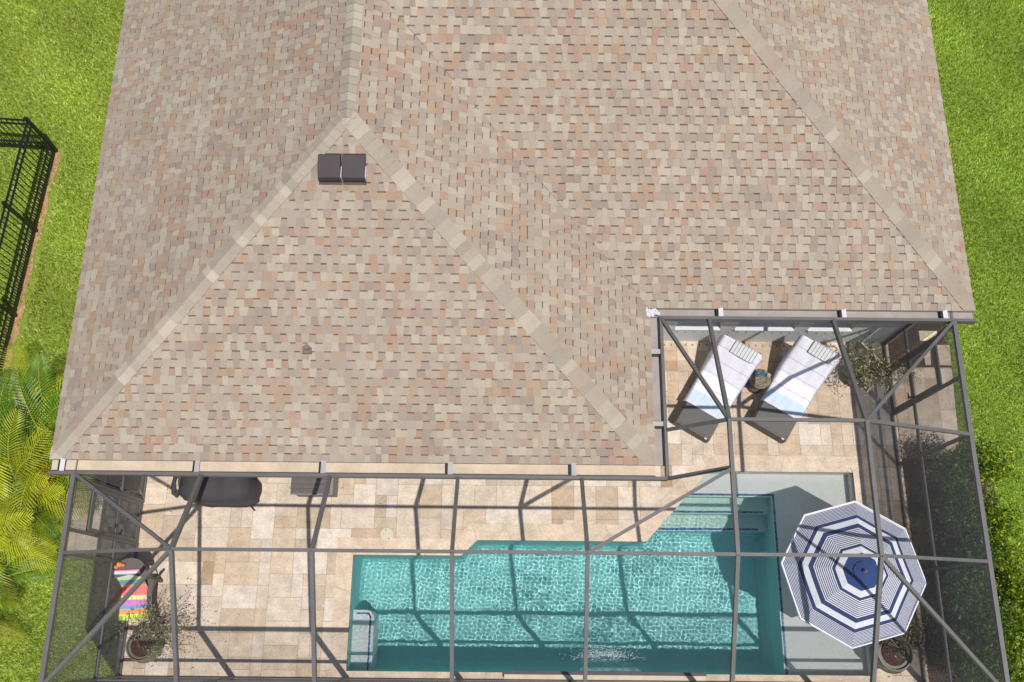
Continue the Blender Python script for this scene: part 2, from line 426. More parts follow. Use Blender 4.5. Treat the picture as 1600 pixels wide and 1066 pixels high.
rb = MB(); wallm(rb, [(SX, -.73), (SX, 1.8)], -.9, ZS-.006, False); wallm(rb, [(SX-.001, 1.8), (SX-.001, 2.4)], Z3, ZS-.006, False)
rb.build('ledge_riser', 'depth_tint_deep', basin_o)
# swim-out bench in the near corner, rounded corner
bp = [(-2.84, -.729), (-2.46, -.729), (-2.46, .14)]+[(-2.62+.16*math.cos(t), .14+.16*math.sin(t)) for t in np.linspace(.2, math.pi/2, 6)]+[(-2.84, .30)]
bn = MB(); bn.prism(bp, -1.49, ZB)
bn.build('bench', 'shelf_plaster', basin_o)
st2.build('step', 'depth_tint_steps', basin_o)
sho = sh.build('sun_shelf', 'shelf_plaster', basin_o)
tl = MB(); zt = .004
tl.box((dx(2.40)+.0, 2.42, ZS), (SX+.06, 2.458, ZS+zt)); tl.box((SX+.022, -.728, ZS), (SX+.06, 2.42, ZS+zt))
tl.box((dx(2.12), 2.12, Z2), (SX-.12, 2.158, Z2+zt)); tl.box((dx(1.82), 1.82, Z3), (SX-.18, 1.858, Z3+zt))
tl.box((-2.78, .225, ZB), (-2.56, .255, ZB+zt)); tl.box((-2.545, -.728, ZB), (-2.515, .19, ZB+zt)); tl.bar((-2.565, .24, ZB+zt/2), (-2.53, .18, ZB+zt/2), .03, zt)
tl.build('step_tile', 'mosaic', basin_o)
band = MB(); Oi = inset(O, .004); wallm(band, Oi, -.17, -.04)
band.build('waterline_tile', M['dark_lip'] if False else simple('waterline', srgb(150, 165, 160), 0.3, 0.2, 30), basin_o)
for o in [basin_o]+list(basin_o.children): o.cycles.is_caustics_receiver = True

# water surface with small wind ripples (real refraction and caustics)
wx = np.arange(-2.86, 6.42, .0085); wy = np.arange(-.75, 2.86, .0085); X, Y = np.meshgrid(wx, wy)
Z = np.zeros_like(X); CURV = 1.4
ctr = [(-2.75, .55), (1.75, -.55), (2.6, 1.6), (6.2, 1.0)]
amp = np.clip(1.15-.75*((X-2.2)/7)**2, .3, 1.2)*np.where(X > 4.4, np.clip(1-(X-4.4)/1.0, .32, 1), 1)*np.where(Y > 1.5, np.clip(1-(Y-1.5)/1.0, .35, 1), 1)
for i in range(46):
    lam = rng.uniform(.042, .10); a = rng.uniform(0, 2*math.pi); kw = 2*math.pi/lam
    Z += CURV/(4.8*kw*kw)*np.sin((X*math.cos(a)+Y*math.sin(a))*2*math.pi/lam+rng.uniform(0, 6.28)+.8*np.sin(X*1.7+i)+.8*np.sin(Y*2.1+i*1.3))
for (cx, cy) in ctr[:3]:
    rr = np.hypot(X-cx, Y-cy); Z += .00012*np.exp(-rr/.9)*np.sin(rr*2*math.pi/.11)
for i in range(8):
    lam = rng.uniform(.22, .6); a = rng.uniform(0, 2*math.pi); kw = 2*math.pi/lam
    Z += .16/(kw*kw)*np.sin((X*math.cos(a)+Y*math.sin(a))*kw+rng.uniform(0, 6.28))
Z = Z*(amp*(1+.28*np.sin(X*2.3+Y*1.1)*np.sin(Y*3.1-X*.9+1)))-.10
inside = np.zeros_like(X, bool)
Oe = inset(O, -.02)
def inpoly(px, py, P):
    r = np.zeros(px.shape, bool)
    for i in range(len(P)):
        (x1, y1), (x2, y2) = P[i], P[(i+1) % len(P)]
        if y1 == y2: continue
        c = ((y1 > py) != (y2 > py)) & (px < (x2-x1)*(py-y1)/(y2-y1)+x1); r ^= c
    return r
cx_, cy_ = (X[:-1, :-1]+X[1:, 1:])/2, (Y[:-1, :-1]+Y[1:, 1:])/2
keep = inpoly(cx_, cy_, Oe)
idx = np.arange(X.size).reshape(X.shape)
F = np.stack([idx[:-1, :-1], idx[:-1, 1:], idx[1:, 1:], idx[1:, :-1]], -1)[keep]
used, inv = np.unique(F, return_inverse=True)
V = np.stack([X, Y, Z], -1).reshape(-1, 3)[used]
water = npmesh('pool_water', V, inv.reshape(F.shape), 'water', smooth=True)
tag(water, kind='structure'); water.cycles.is_caustics_caster = True

# ------------------------------------------------------------------ house
EX0, EX1, EY0, NY0, EX2, EZ, PT = -7.16, 2.25, 2.45, 5.04, 7.59, 2.8, 0.5
HW = (EX1-EX0)/2; XM = (EX0+EX1)/2; AY = EY0+HW; AZ = EZ+PT*HW
MW = (EX2-EX0)/2; MX = (EX2+EX0)/2; MY = NY0+MW; MZ = EZ+PT*MW
JY = NY0+(EX1-XM)   # where the wing ridge meets the main slope
YB = 20.0
house = thing('house', 'stucco house under a tan, cream and grey hipped shingle roof', 'house', (0, 9, 0))
hc = Vector((0, 9, 0))
def hb(m, name, mat, parent=None, **k):
    par = parent or house
    m.v = [(x-hc.x, y-hc.y, z-hc.z) for x, y, z in m.v]
    return m.build(name, mat, par, **k)
wl = MB()
wl.box((EX0+.45, 2.74, -.05), (EX1-.42, YB-.5, EZ-.12))
wl.box((EX1-.43, 5.52, -.05), (EX2-.23, YB-.5, EZ-.12))
hb(wl, 'wall', 'stucco')
# notch wall built round three window openings
WIN = [(3.04, 3.88), (4.16, 5.26), (5.52, 6.34)]
SZ, HZ, YW = .78, 2.2, 5.37
nw = MB(); xs = [EX1-.43]+[x for a in WIN for x in a]+[EX2-.23]
nw.box((xs[0], YW, -.05), (xs[-1], 5.519, SZ-.04)); nw.box((xs[0], YW, HZ), (xs[-1], 5.519, EZ-.12))
for i in range(0, len(xs), 2): nw.box((xs[i], YW, SZ-.04), (xs[i+1], 5.519, HZ))
hb(nw, 'wall', 'stucco')
for (a, b) in WIN:
    fr = MB(); y = 5.485
    for q in (((a, y, SZ), (a+.05, y+.03, HZ)), ((b-.05, y, SZ), (b, y+.03, HZ)), ((a+.05, y, SZ), (b-.05, y+.03, SZ+.05)), ((a+.05, y, HZ-.05), (b-.05, y+.03, HZ)), ((a+.05, y, 1.45), (b-.05, y+.03, 1.5))): fr.box(*q)
    f = hb(fr, 'window', 'white_metal')
    gl = MB(); gl.box((a+.05, y+.008, SZ+.05), (b-.05, y+.016, HZ-.05)); hb(gl, 'pane', 'window', f)
    f.children[-1].parent = f
    si = MB(); si.box((a-.0, YW-.03, SZ-.038), (b, y-.001, SZ-.002)); hb(si, 'sill', 'sill', f)
for i in range(26):
    vt = MB(); x = 2.62+i*.165; vt.lathe([(.018, SZ-.18), (.018, SZ-.165)], (x, YW-.006), 8); hb(vt, 'weep_cap', 'gutter')
# sliding glass doors of the wing, under the eave
for (a, b) in ((-5.9, -4.1), (-2.6, .6)):
    fr = MB(); y = 2.70
    for q in (((a, y, 0), (a+.06, y+.035, 2.2)), ((b-.06, y, 0), (b, y+.035, 2.2)), ((a+.06, y, 2.14), (b-.06, y+.035, 2.2)), (((a+b)/2-.03, y, 0), ((a+b)/2+.03, y+.035, 2.14)), ((a+.06, y, 0), ((a+b)/2-.03, y+.03, .05)), (((a+b)/2+.03, y, 0), (b-.06, y+.03, .05))): fr.box(*q)
    f = hb(fr, 'sliding_door', 'bronze'); gl = MB(); gl.box((a+.06, y+.01, .05), ((a+b)/2-.03, y+.02, 2.14)); gl.box(((a+b)/2+.03, y+.01, .05), (b-.06, y+.02, 2.14)); hb(gl, 'pane', 'window', f)
# soffit
sf = MB()
sf.box((EX0, EY0+.0, EZ-.13), (EX1, 2.739, EZ-.10)); sf.box((EX0, 2.739, EZ-.13), (EX0+.449, YB, EZ-.10)); sf.box((EX1-.42, 2.739, EZ-.13), (EX1, NY0, EZ-.10))
sf.box((EX1-.42, NY0, EZ-.13), (EX2, YW, EZ-.10)); sf.box((EX2-.229, YW, EZ-.13), (EX2, YB, EZ-.10))
hb(sf, 'soffit', 'white_metal')
# roof deck under the shingles
n3 = lambda x, y: None
PL = {}
# plane: origin on eave, u dir, v dir (up slope), convex outlines in world XY (CCW)
hyp = math.sqrt(1+PT*PT)
def plane(o, u, inw): return dict(o=Vector(o), u=Vector(u), v=Vector((inw[0], inw[1], PT))/hyp)
planes = [
 (plane((EX0, EY0, EZ), (1, 0, 0), (0, 1)), [[(EX0, EY0), (EX1, EY0), (XM, AY)]]),
 (plane((EX0, EY0, EZ), (0, 1, 0), (1, 0)), [[(EX0, EY0), (XM, AY), (XM, YB), (EX0, YB)], [(XM, JY), (MX, MY), (MX, YB), (XM, YB)]]),
 (plane((EX1, EY0, EZ), (0, 1, 0), (-1, 0)), [[(EX1, EY0), (EX1, NY0), (XM, JY), (XM, AY)]]),
 (plane((EX1, NY0, EZ), (1, 0, 0), (0, 1)), [[(EX1, NY0), (EX2, NY0), (MX, MY), (XM, JY)]]),
 (plane((EX2, NY0, EZ), (0, 1, 0), (-1, 0)), [[(EX2, NY0), (EX2, YB), (MX, YB), (MX, MY)]])]
rbm = MB()
for p, outs in planes:
    for P in outs:
        vs = []
        for (x, y) in P:
            d = (Vector((x, y, 0))-Vector((p['o'].x, p['o'].y, 0)))
            inw = Vector((p['v'].x, p['v'].y, 0)).normalized(); vs.append((x, y, EZ+PT*d.dot(inw)-.004))
        rbm.add(vs, [tuple(range(len(vs)))])
for (a, b) in (((EX0, EY0), (EX1, EY0)), ((EX1, EY0), (EX1, NY0)), ((EX1, NY0), (EX2, NY0)), ((EX2, NY0), (EX2, YB)), ((EX0, YB), (EX0, EY0)), ((EX2, YB), (EX0, YB))):
    rbm.add([(*a, EZ-.13), (*b, EZ-.13), (*b, EZ-.005), (*a, EZ-.005)], [(0, 1, 2, 3)])
roof = hb(rbm, 'roof', 'roof_base')
SC = [srgb(214, 204, 184), srgb(204, 190, 172), srgb(196, 180, 162), srgb(186, 169, 155), srgb(176, 158, 148), srgb(202, 170, 144), srgb(197, 158, 134), srgb(198, 186, 174)]
SCW = np.array([.18, .20, .18, .12, .06, .11, .07, .08]); SCW = SCW/SCW.sum()
SKD = 0.67
SM_ = np.array(srgb(194, 173, 153)); SC = [tuple(np.array(c)*(1-k_)+SM_*k_) for c, k_ in zip(SC, [.38, .38, .35, .35, .35, .45, .42, .5])]
sm = MB(); EXP = .1342
for p, outs in planes:
    u, v, o = p['u'], p['v'], p['o']; nrm = u.cross(v); nrm = nrm if nrm.z > 0 else -nrm
    inw = Vector((v.x, v.y, 0)).normalized()
    polys = []
    for P in outs:
        Q = []
        for (x, y) in P:
            d = Vector((x, y, 0))-Vector((o.x, o.y, 0)); Q.append((d.dot(u), d.dot(inw)*hyp))
        A = sum(Q[i][0]*Q[(i+1) % len(Q)][1]-Q[(i+1) % len(Q)][0]*Q[i][1] for i in range(len(Q)))
        polys.append(Q if A > 0 else Q[::-1])
    umin = min(q[0] for Q in polys for q in Q); umax = max(q[0] for Q in polys for q in Q); vmax = max(q[1] for Q in polys for q in Q)
    nc = int(vmax/EXP)+1
    for c in range(nc):
        v0, v1 = c*EXP-(.02 if c == 0 else 0), (c+1)*EXP
        uu = umin-.3+rng.uniform(0, .3); tooth = bool(rng.integers(2)); prev = rng.choice(len(SC), p=SCW)
        sk0 = rng.uniform(-.012, .012)
        while uu < umax:
            wd = (rng.uniform(.075, .135) if tooth else rng.uniform(.08, .14))
            ci = prev if rng.random() < .10 else rng.choice(len(SC), p=SCW); prev = ci
            col = tuple(np.array(SC[ci])*SKD*rng.uniform(.95, 1.05))
            sk1 = rng.uniform(.002, .012)*(1 if tooth else -1)
            q = [(uu-sk0, v0), (uu+wd-sk1, v0), (uu+wd+sk1, v1), (uu+sk0, v1)]
            hl, hh = (.016, .011) if tooth else (.0095, .0035)
            pieces = [(q, col, hl, hh)]
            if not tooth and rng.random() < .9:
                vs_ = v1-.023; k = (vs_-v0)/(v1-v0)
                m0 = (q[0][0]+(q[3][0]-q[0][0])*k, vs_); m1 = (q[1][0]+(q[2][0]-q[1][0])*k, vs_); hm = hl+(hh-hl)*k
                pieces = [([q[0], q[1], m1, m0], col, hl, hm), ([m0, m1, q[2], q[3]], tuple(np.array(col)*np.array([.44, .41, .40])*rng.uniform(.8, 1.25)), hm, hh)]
            for (qq, cc, ha, hb_) in pieces:
                va, vb = qq[0][1], qq[2][1]
                for Q in polys:
                    pp = clipconv(qq, Q)
                    if not pp: continue
                    n = len(pp); top = []; bot = []
                    for (a, b) in pp:
                        h = ha+(hb_-ha)*(b-va)/(vb-va); base = o+u*a+v*b
                        top.append(base+nrm*h); bot.append(base-nrm*.003)
                    fs = [tuple(range(n))]+[((i+1) % n, i, n+i, n+(i+1) % n) for i in range(n)]
                    # orientation upwards
                    e1, e2 = top[1]-top[0], top[2]-top[1]
                    if e1.cross(e2).dot(nrm) < 0: fs = [f[::-1] for f in fs]
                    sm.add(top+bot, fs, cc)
            uu += wd; tooth = not tooth if rng.random() < .98 else tooth; sk0 = sk1
sm.v = [(x-hc.x, y-hc.y, z-hc.z) for x, y, z in sm.v]
shingles = sm.build('shingles', 'shingle', roof)
# hip and ridge caps
CC = [srgb(196, 183, 165), srgb(202, 188, 169), srgb(190, 177, 160), srgb(214, 200, 181), srgb(196, 178, 160)]
def caps(name, P, Q, n1, n2, wdt=.14, exp=.142):
    P, Q = Vector(P), Vector(Q); d = (Q-P).normalized(); ln = (Q-P).length; m = MB()
    n1, n2 = Vector(n1).normalized(), Vector(n2).normalized(); up = (n1+n2).normalized()
    s1 = n1.cross(d); s1 = s1 if s1.z < 0 else -s1
    s2 = n2.cross(d); s2 = s2 if s2.z < 0 else -s2
    if s1.dot(s2) > .999: s2 = -s1
    k = int(ln/exp)+1; ci = 0; run = 0
    for i in range(k):
        t0, t1 = i*exp, min(i*exp+exp+.02, ln)
        if run <= 0: ci = rng.choice(5, p=[.25, .2, .18, .27, .1]); run = rng.integers(1, 3) if ci != 3 else 1
        run -= 1; col = tuple(np.array(CC[ci])*SKD*rng.uniform(.96, 1.05))
        jit = rng.uniform(-.004, .004)
        A, Bq = P+d*t0, P+d*t1
        h0, h1 = .034, .016
        a0, b0 = A+up*h0, Bq+up*h1
        cut = d*max(0, wdt*1.08-t0) if name == 'hip_cap' else d*0
        if i == 0 and name == 'hip_cap': b0 = b0+d*.03
        vs = [a0+cut+s1*(wdt+jit), a0+up*.004, a0+cut+s2*(wdt+jit), b0+s1*(wdt+jit), b0+up*.004, b0+s2*(wdt+jit)]
        vs += [x-up*.022 for x in vs]
        m.add(vs, [(0, 1, 4, 3), (1, 2, 5, 4), (6, 7, 1, 0), (7, 8, 2, 1), (6, 0, 3, 9), (2, 8, 11, 5)], col)
    m.v = [(x-hc.x, y-hc.y, z-hc.z) for x, y, z in m.v]
    return m.build(name, 'shingle', roof)
nS, nW, nE = (0, -PT, 1), (-PT, 0, 1), (PT, 0, 1)
caps('hip_cap', (EX0, EY0, EZ), (XM, AY, AZ), nS, nW)
caps('hip_cap', (EX1, EY0, EZ), (XM, AY, AZ), nS, nE)
caps('hip_cap', (EX2, NY0, EZ), (MX, MY, MZ), nS, nE)
caps('ridge_cap', (XM, AY-.05, AZ), (XM, JY, AZ), nW, nE)
caps('hip_cap', (XM, JY, AZ), (MX, MY, MZ), nW, nS)
caps('ridge_cap', (MX, MY, MZ), (MX, YB, MZ), nW, nE)
# valley cut line
vm = MB(); vm.bar((EX1, NY0, EZ+.012), (XM, JY, AZ+.012),   .007, .004); hb(vm, 'valley_seam', 'roof_base', roof)
# roof vents near the apex
def zs(y): return EZ+PT*(y-EY0)
for k, x0 in enumerate((-2.87, -2.51)):
    m = MB(); yA, yB_ = 6.27, 6.64; W = .325
    sec = [(yA, .01, .11), (yA+.02, .01, .135), (yA+.16, .01, .15), (yA+.32, .01, .11), (yB_, .0, .02)]
    vs = []
    for (y, lo_, hi) in sec:
        z = zs(y); vs += [(x0, y, z+hi), (x0+W, y, z+hi), (x0, y, z+.03 if y < yB_-.01 else z), (x0+W, y, z+.03 if y < yB_-.01 else z)]
    fs = []
    for i in range(len(sec)-1):
        a, b = i*4, (i+1)*4; fs += [(a, a+1, b+1, b), (a, b, b+2, a+2), (a+1, a+3, b+3, b+1)]
    m.add(vs, fs+[(0, 2, 3, 1)]); vo = hb(m, 'roof_vent', 'vent', roof)
    b = MB(); b.add([(x0-.01, yA-.03, zs(yA-.03)+.022), (x0+W+.01, yA-.03, zs(yA-.03)+.022), (x0+W+.01, yB_+.01, zs(yB_)+.026), (x0-.01, yB_+.01, zs(yB_)+.026)], [(0, 1, 2, 3)]); hb(b, 'flange', 'vent', roof)
    s = MB(); s.box((x0+W+.002, yA+.02, zs(yA)+.06), (x0+W+.012, yA+.20, zs(yA)+.15)); hb(s, 'vent_grille', 'white_metal', roof)
pp = MB(); yy = 4.05
pp.lathe([(.045, zs(yy)), (.04, zs(yy)+.07), (.03, zs(yy)+.075)], (-3.12, yy), 14); pp.box((-3.19, yy-.09, zs(yy)-.03), (-3.05, yy+.07, zs(yy)+.02)); hb(pp, 'pipe_boot', 'roof_base', roof)
# sealant at the inner corner
sp = MB()
for i in range(36):
    a = rng.normal(0, .045); b = rng.normal(0, .03)
    r = rng.uniform(.012, .04) if i < 36 else .012
    sp.lathe([(r, EZ+.012), (r*.8, EZ+.028+.0004*i)], (EX1+.03+a, NY0-.08+b), 7)
hb(sp, 'sealant', 'white_metal')
# gutters: open troughs with dirt, lip, straps
def gutter(a, b, out, wid, fill, straps):
    a, b, out = Vector(a), Vector(b), Vector(out); m = MB()
    up = Vector((0, 0, 1))
    def strip(o0, z0, o1, z1): m.add([a+out*o0+up*z0, b+out*o0+up*z0, b+out*o1+up*z1, a+out*o1+up*z1], [(0, 1, 2, 3)])
    th = .008
    m.bar(a+out*(wid-th/2)+up*(-.06), b+out*(wid-th/2)+up*(-.06), th, .12)
    strip(.002, -.12, wid-th, -.12); strip(.002, -.12, .002, -.012)
    for e, s in ((a, 1), (b, -1)):
        d = (b-a).normalized()*s; m.bar(e+d*.004+out*(wid/2-.002)+up*-.066, e+d*.008+out*(wid/2-.002)+up*-.066, wid-.03, .10, up=(0, 0, 1)) if False else None
    g = hb(m, 'gutter', 'gutter')
    f = MB(); d = (b-a).normalized(); f.add([a+out*.004+up*-.07, b+out*.004+up*-.07, b+out*(wid-th-.001)+up*-.064, a+out*(wid-th-.001)+up*-.064], [(0, 1, 2, 3)]); hb(f, 'debris', fill, g)
    for s in straps:
        k = MB(); c = a+d*s
        k.bar(c+out*(-.02)+up*.012, c+out*(wid+.006)+up*.012, .075, .006); hb(k, 'gutter_strap', 'white_metal' if s in (.2, 1.17, 3.19, 4.85) else 'strap', g)
        k = MB(); k.bar(c+d*-.055+out*.01+up*-.03, c+d*-.055+out*(wid-.012)+up*-.03, .03, .07); hb(k, 'bracket', 'dark', g)
    return g
gutter((EX0+.0, EY0, EZ), (EX1+.0, EY0, EZ), (0, -1, 0), .185, 'sand', [.2, 2.29, 4.25, 6.22, 8.14])
gutter((EX1, EY0, EZ), (EX1, NY0, EZ), (1, 0, 0), .155, 'silt', [.65, 1.84])
gutter((EX1, NY0, EZ), (EX2, NY0, EZ), (0, -1, 0), .155, 'silt', [1.17, 3.19, 4.85])

# ------------------------------------------------------------------ pool cage
WX, EXW, SYW, RZ = -6.76, 7.23, -.875, 3.70
cage = thing('pool_cage', 'grey aluminium screen enclosure over the pool and paved deck', 'pool cage', (0, 0, 0))
def beam(name, p, q, w=.062, h=.10): return MB().bar(p, q, w, h).build(name, 'bronze', cage)
GY, NGY, GX = 2.235, 4.87, 2.43
RX = [-4.79, -2.8, -.82, 1.10, 3.22, 5.25]
RY, RY2 = 1.03, 2.98
# gutter-side headers and eave rails
beam('header_beam', (EX0+.01, GY, EZ-.03), (GX, GY, EZ-.03), .05, .14)
beam('header_beam', (GX, GY+.025, EZ-.03), (GX, NGY-.0, EZ-.03), .05, .14)
beam('header_beam', (GX+.025, NGY, EZ-.03), (EX2-.01, NGY, EZ-.03), .05, .14)
beam('eave_rail', (WX, GY-.025, EZ), (WX, SYW-.03, EZ), .066, .066)
beam('eave_rail', (EXW, NGY-.025, EZ), (EXW, SYW-.03, EZ), .066, .066)
beam('eave_rail', (WX+.04, SYW, EZ), (EXW-.04, SYW, EZ), .066, .066)
for i, x in enumerate(RX):
    if x < 2: beam('rafter', (x, GY-.02, EZ), (x, RY, RZ), .054, .085)
    else:
        beam('rafter', (x, NGY-.02, EZ), (x, RY2, RZ), .056, .085); beam('rafter', (x, RY2, RZ), (x, RY, RZ), .056, .085)
    beam('rafter', (x, RY, RZ), (x, SYW, EZ), .056, .085)
pz = -.003
nodes = [(WX, EZ)]+[(x, RZ) for x in RX]+[(EXW, EZ)]
for (a, za), (b, zb) in zip(nodes, nodes[1:]): beam('purlin', (a, RY, za+pz), (b, RY, zb+pz), .048, .05)
beam('purlin', (GX, RY2+.02, EZ+pz), (RX[4], RY2, RZ+pz), .05, .055); beam('purlin', (RX[4], RY2, RZ+pz), (RX[5], RY2, RZ+pz), .05, .055); beam('purlin', (RX[5], RY2, RZ+pz), (EXW, RY2, EZ+pz), .055, .055)
br = [((WX, GY, EZ), (RX[0], RY, RZ)), ((RX[0], RY, RZ), (WX, SYW, EZ)), ((GX, NGY, EZ), (RX[4], RY2, RZ)), ((RX[5], RY2, RZ), (EXW, NGY, EZ)),
      ((RX[5], RY, RZ), (EXW, SYW, EZ)), ((GX, GY, EZ), (RX[4], 2.27, RZ)), ((RX[4], 2.25, RZ), (RX[3], RY, RZ))]
for p, q in br: beam('brace', (p[0], p[1], p[2]-.006), (q[0], q[1], q[2]-.006), .05, .075)
for (y, t) in ((2.17, .05), (1.39, .05), (1.03, .05), (SYW, .075)):
    beam('post', (WX, y, 0), (WX, y, EZ-.04), t, t); 
for (y, t) in ((4.80, .05), (3.93, .05), (2.98, .05), (1.03, .05), (SYW, .075)):
    beam('post', (EXW, y, 0), (EXW, y, EZ-.04), t, t)
for x, y0, y1 in ((WX, 2.20, 2.70), (EXW, 4.84, 5.33)):
    beam('mid_rail', (x, y0, 1.0), (x, y1, 1.0), .045, .05); beam('base_rail', (x, y0, .035), (x, y1, .035), .045, .05); beam('post', (x, y1, 0), (x, y1, 2.62), .045, .05)
for x in RX: beam('post', (x, SYW, 0), (x, SYW, EZ-.04), .05, .09); MB().box((x-.05, SYW-.06, .004), (x+.07, SYW+.03, .02)).build('post_foot', 'concrete', cage)
for z, w_ in ((1.0, .05), (.035, .05)):
    for x, ys in ((WX, (1.37, SYW)), (EXW, (3.90, SYW))): beam('mid_rail' if z > .5 else 'base_rail', (x, ys[0], z), (x, ys[1], z), .045, w_)
    beam('mid_rail' if z > .5 else 'base_rail', (WX+.04, SYW, z), (EXW-.04, SYW, z), .045, w_)
# doors with kick panels
for x, y0, y1 in ((WX, 1.43, 2.13), (EXW, 3.97, 4.76)):
    beam('door_header', (x, y0-.02, 2.06), (x, y1+.02, 2.06), .045, .05)
    d = MB()
    d.bar((x, y0+.02, .04), (x, y0+.02, 2.02), .04, .06); d.bar((x, y1-.02, .04), (x, y1-.02, 2.02), .04, .06)
    for z, h in ((2.0, .06), (1.0, .10), (.10, .12)): d.bar((x, y0+.05, z), (x, y1-.05, z), .035, h)
    do = d.build('screen_door', 'bronze', cage)
    k = MB(); s = 1 if x < 0 else -1
    k.bar((x+s*.03, y0+.06, 1.0), (x+s*.09, y0+.06, 1.0), .03, .03); k.tube([(x+s*.09, y0+.03, 1.0), (x+s*.09, y0+.14, 1.0)], .012); k.build('handle', 'black_metal', do)
# woven screens
def panel(P, mat): MB().add(P, [tuple(range(len(P)))]).build('screen_panel', mat, cage)
panel([(WX, GY, EZ), (RX[0], GY, EZ), (RX[0], RY, RZ)], 'screen_roof')
panel([(WX, GY, EZ), (RX[0], RY, RZ), (WX, RY, EZ)], 'screen_roof')
panel([(WX, RY, EZ), (RX[0], RY, RZ), (WX, SYW, EZ)], 'screen_roof'); panel([(WX, SYW, EZ), (RX[0], RY, RZ), (RX[0], SYW, EZ)], 'screen_roof')
for a, b in zip(RX, RX[1:]): panel([(a, RY, RZ), (b, RY, RZ), (b, SYW, EZ), (a, SYW, EZ)], 'screen_roof')
for a, b in zip(RX[:4], RX[1:4]): panel([(a, GY, EZ), (b, GY, EZ), (b, RY, RZ), (a, RY, RZ)], 'screen_roof')
panel([(RX[3], GY, EZ), (GX, GY, EZ), (RX[3], RY, RZ)], 'screen_roof'); panel([(GX, GY, EZ), (RX[4], 2.25, RZ), (RX[3], RY, RZ)], 'screen_roof'); panel([(RX[3], RY, RZ), (RX[4], RY, RZ), (RX[4], 2.25, RZ)], 'screen_roof')
panel([(GX, GY, EZ), (GX, RY2, EZ), (RX[4], RY2, RZ), (RX[4], 2.25, RZ)], 'screen_roof'); panel([(GX, RY2, EZ), (GX, NGY, EZ), (RX[4], RY2, RZ)], 'screen_roof')
panel([(GX, NGY, EZ), (RX[4], NGY, EZ), (RX[4], RY2, RZ)], 'screen_roof'); panel([(RX[4], RY, RZ), (RX[5], RY, RZ), (RX[5], RY2, RZ), (RX[4], RY2, RZ)], 'screen_roof')
panel([(RX[4], RY2, RZ), (RX[5], RY2, RZ), (RX[5], NGY, EZ), (RX[4], NGY, EZ)], 'screen_roof')
panel([(RX[5], RY2, RZ), (EXW, NGY, EZ), (RX[5], NGY, EZ)], 'screen_roof'); panel([(RX[5], RY2, RZ), (EXW, RY2, EZ), (EXW, NGY, EZ)], 'screen_roof')
panel([(RX[5], RY, RZ), (EXW, RY, EZ), (EXW, RY2, EZ), (RX[5], RY2, RZ)], 'screen_roof')
panel([(RX[5], RY, RZ), (EXW, SYW, EZ), (EXW, RY, EZ)], 'screen_roof'); panel([(RX[5], RY, RZ), (RX[5], SYW, EZ), (EXW, SYW, EZ)], 'screen_roof')
for x, y0, y1 in ((WX, SYW, 1.03), (WX, 1.03, GY), (EXW, SYW, 1.03), (EXW, 1.03, RY2), (EXW, RY2, NGY), (WX, GY+.03, 2.70), (EXW, NGY+.03, 5.33)): panel([(x, y0, .05), (x, y1, .05), (x, y1, EZ), (x, y0, EZ)], 'screen_wall')
xs = [WX]+RX+[EXW]
for a, b in zip(xs, xs[1:]): panel([(a, SYW, .05), (b, SYW, .05), (b, SYW, EZ), (a, SYW, EZ)], 'screen_south')

# ------------------------------------------------------------------ raised spillway wall and its waterfall
sw = MB(); sw.box((-.08, -.83, 0), (3.40, -.755, .14), None); so = thing('spillway_wall', 'low dark raised wall with spout along the near edge of the pool', 'spillway', (1.6, -.79, 0))
sw.v = [(x-1.6, y+.79, z) for x, y, z in sw.v]; sw.build('wall', simple('spillway_stone', srgb(226, 208, 182), .8, .1, 5), so)
sw = MB(); sw.box((-.10, -.755, .09), (3.42, -.70, .142)); sw.v = [(x-1.6, y+.79, z) for x, y, z in sw.v]; sw.build('cap', 'dark_lip', so)  # dark strip along the pool side of the wall top
fw = MB(); nx_, ny_ = 40, 10; vs = []
for j in range(ny_+1):
    t = j/ny_
    for i in range(nx_+1):
        s = i/nx_; xl = 1.24+(.04 if t > .3 else 0)*t; xr = 2.36-.30*t
        bow = .04*math.sin(math.pi*s)*t
        vs.append((xl+(xr-xl)*s, -.72+.20*t+bow*.5+.004*math.sin(s*60+t*3), .11-.20*t*t+.003*math.sin(s*47)))
fw.add(vs, [(j*(nx_+1)+i, j*(nx_+1)+i+1, (j+1)*(nx_+1)+i+1, (j+1)*(nx_+1)+i) for j in range(ny_) for i in range(nx_)])
tag(fw.build('waterfall', 'fall', smooth=True), 'clear sheet of water falling from the spillway into the pool', 'waterfall')
fo = MB()
for i in range(900):
    x = rng.normal(1.72, .27); y = -.50+abs(rng.normal(0, .06))+.05*math.sin((x-1.2)*3.0)
    if rng.random() < .45: y = -.50+rng.uniform(-.02, .26)*(1-abs(x-1.72)/.9); x = rng.normal(1.66, .28)
    r = rng.uniform(.003, .010); z = -.088+rng.uniform(0, .03)
    fo.add([(x+r, y, z), (x, y+r, z), (x-r, y, z), (x, y-r, z), (x, y, z+r), (x, y, z-r)], [(0, 1, 4), (1, 2, 4), (2, 3, 4), (3, 0, 4), (1, 0, 5), (2, 1, 5), (3, 2, 5), (0, 3, 5)])
tag(fo.build('foam', 'fall_water'), 'white foam and droplets where the waterfall lands', 'foam', kind='stuff')

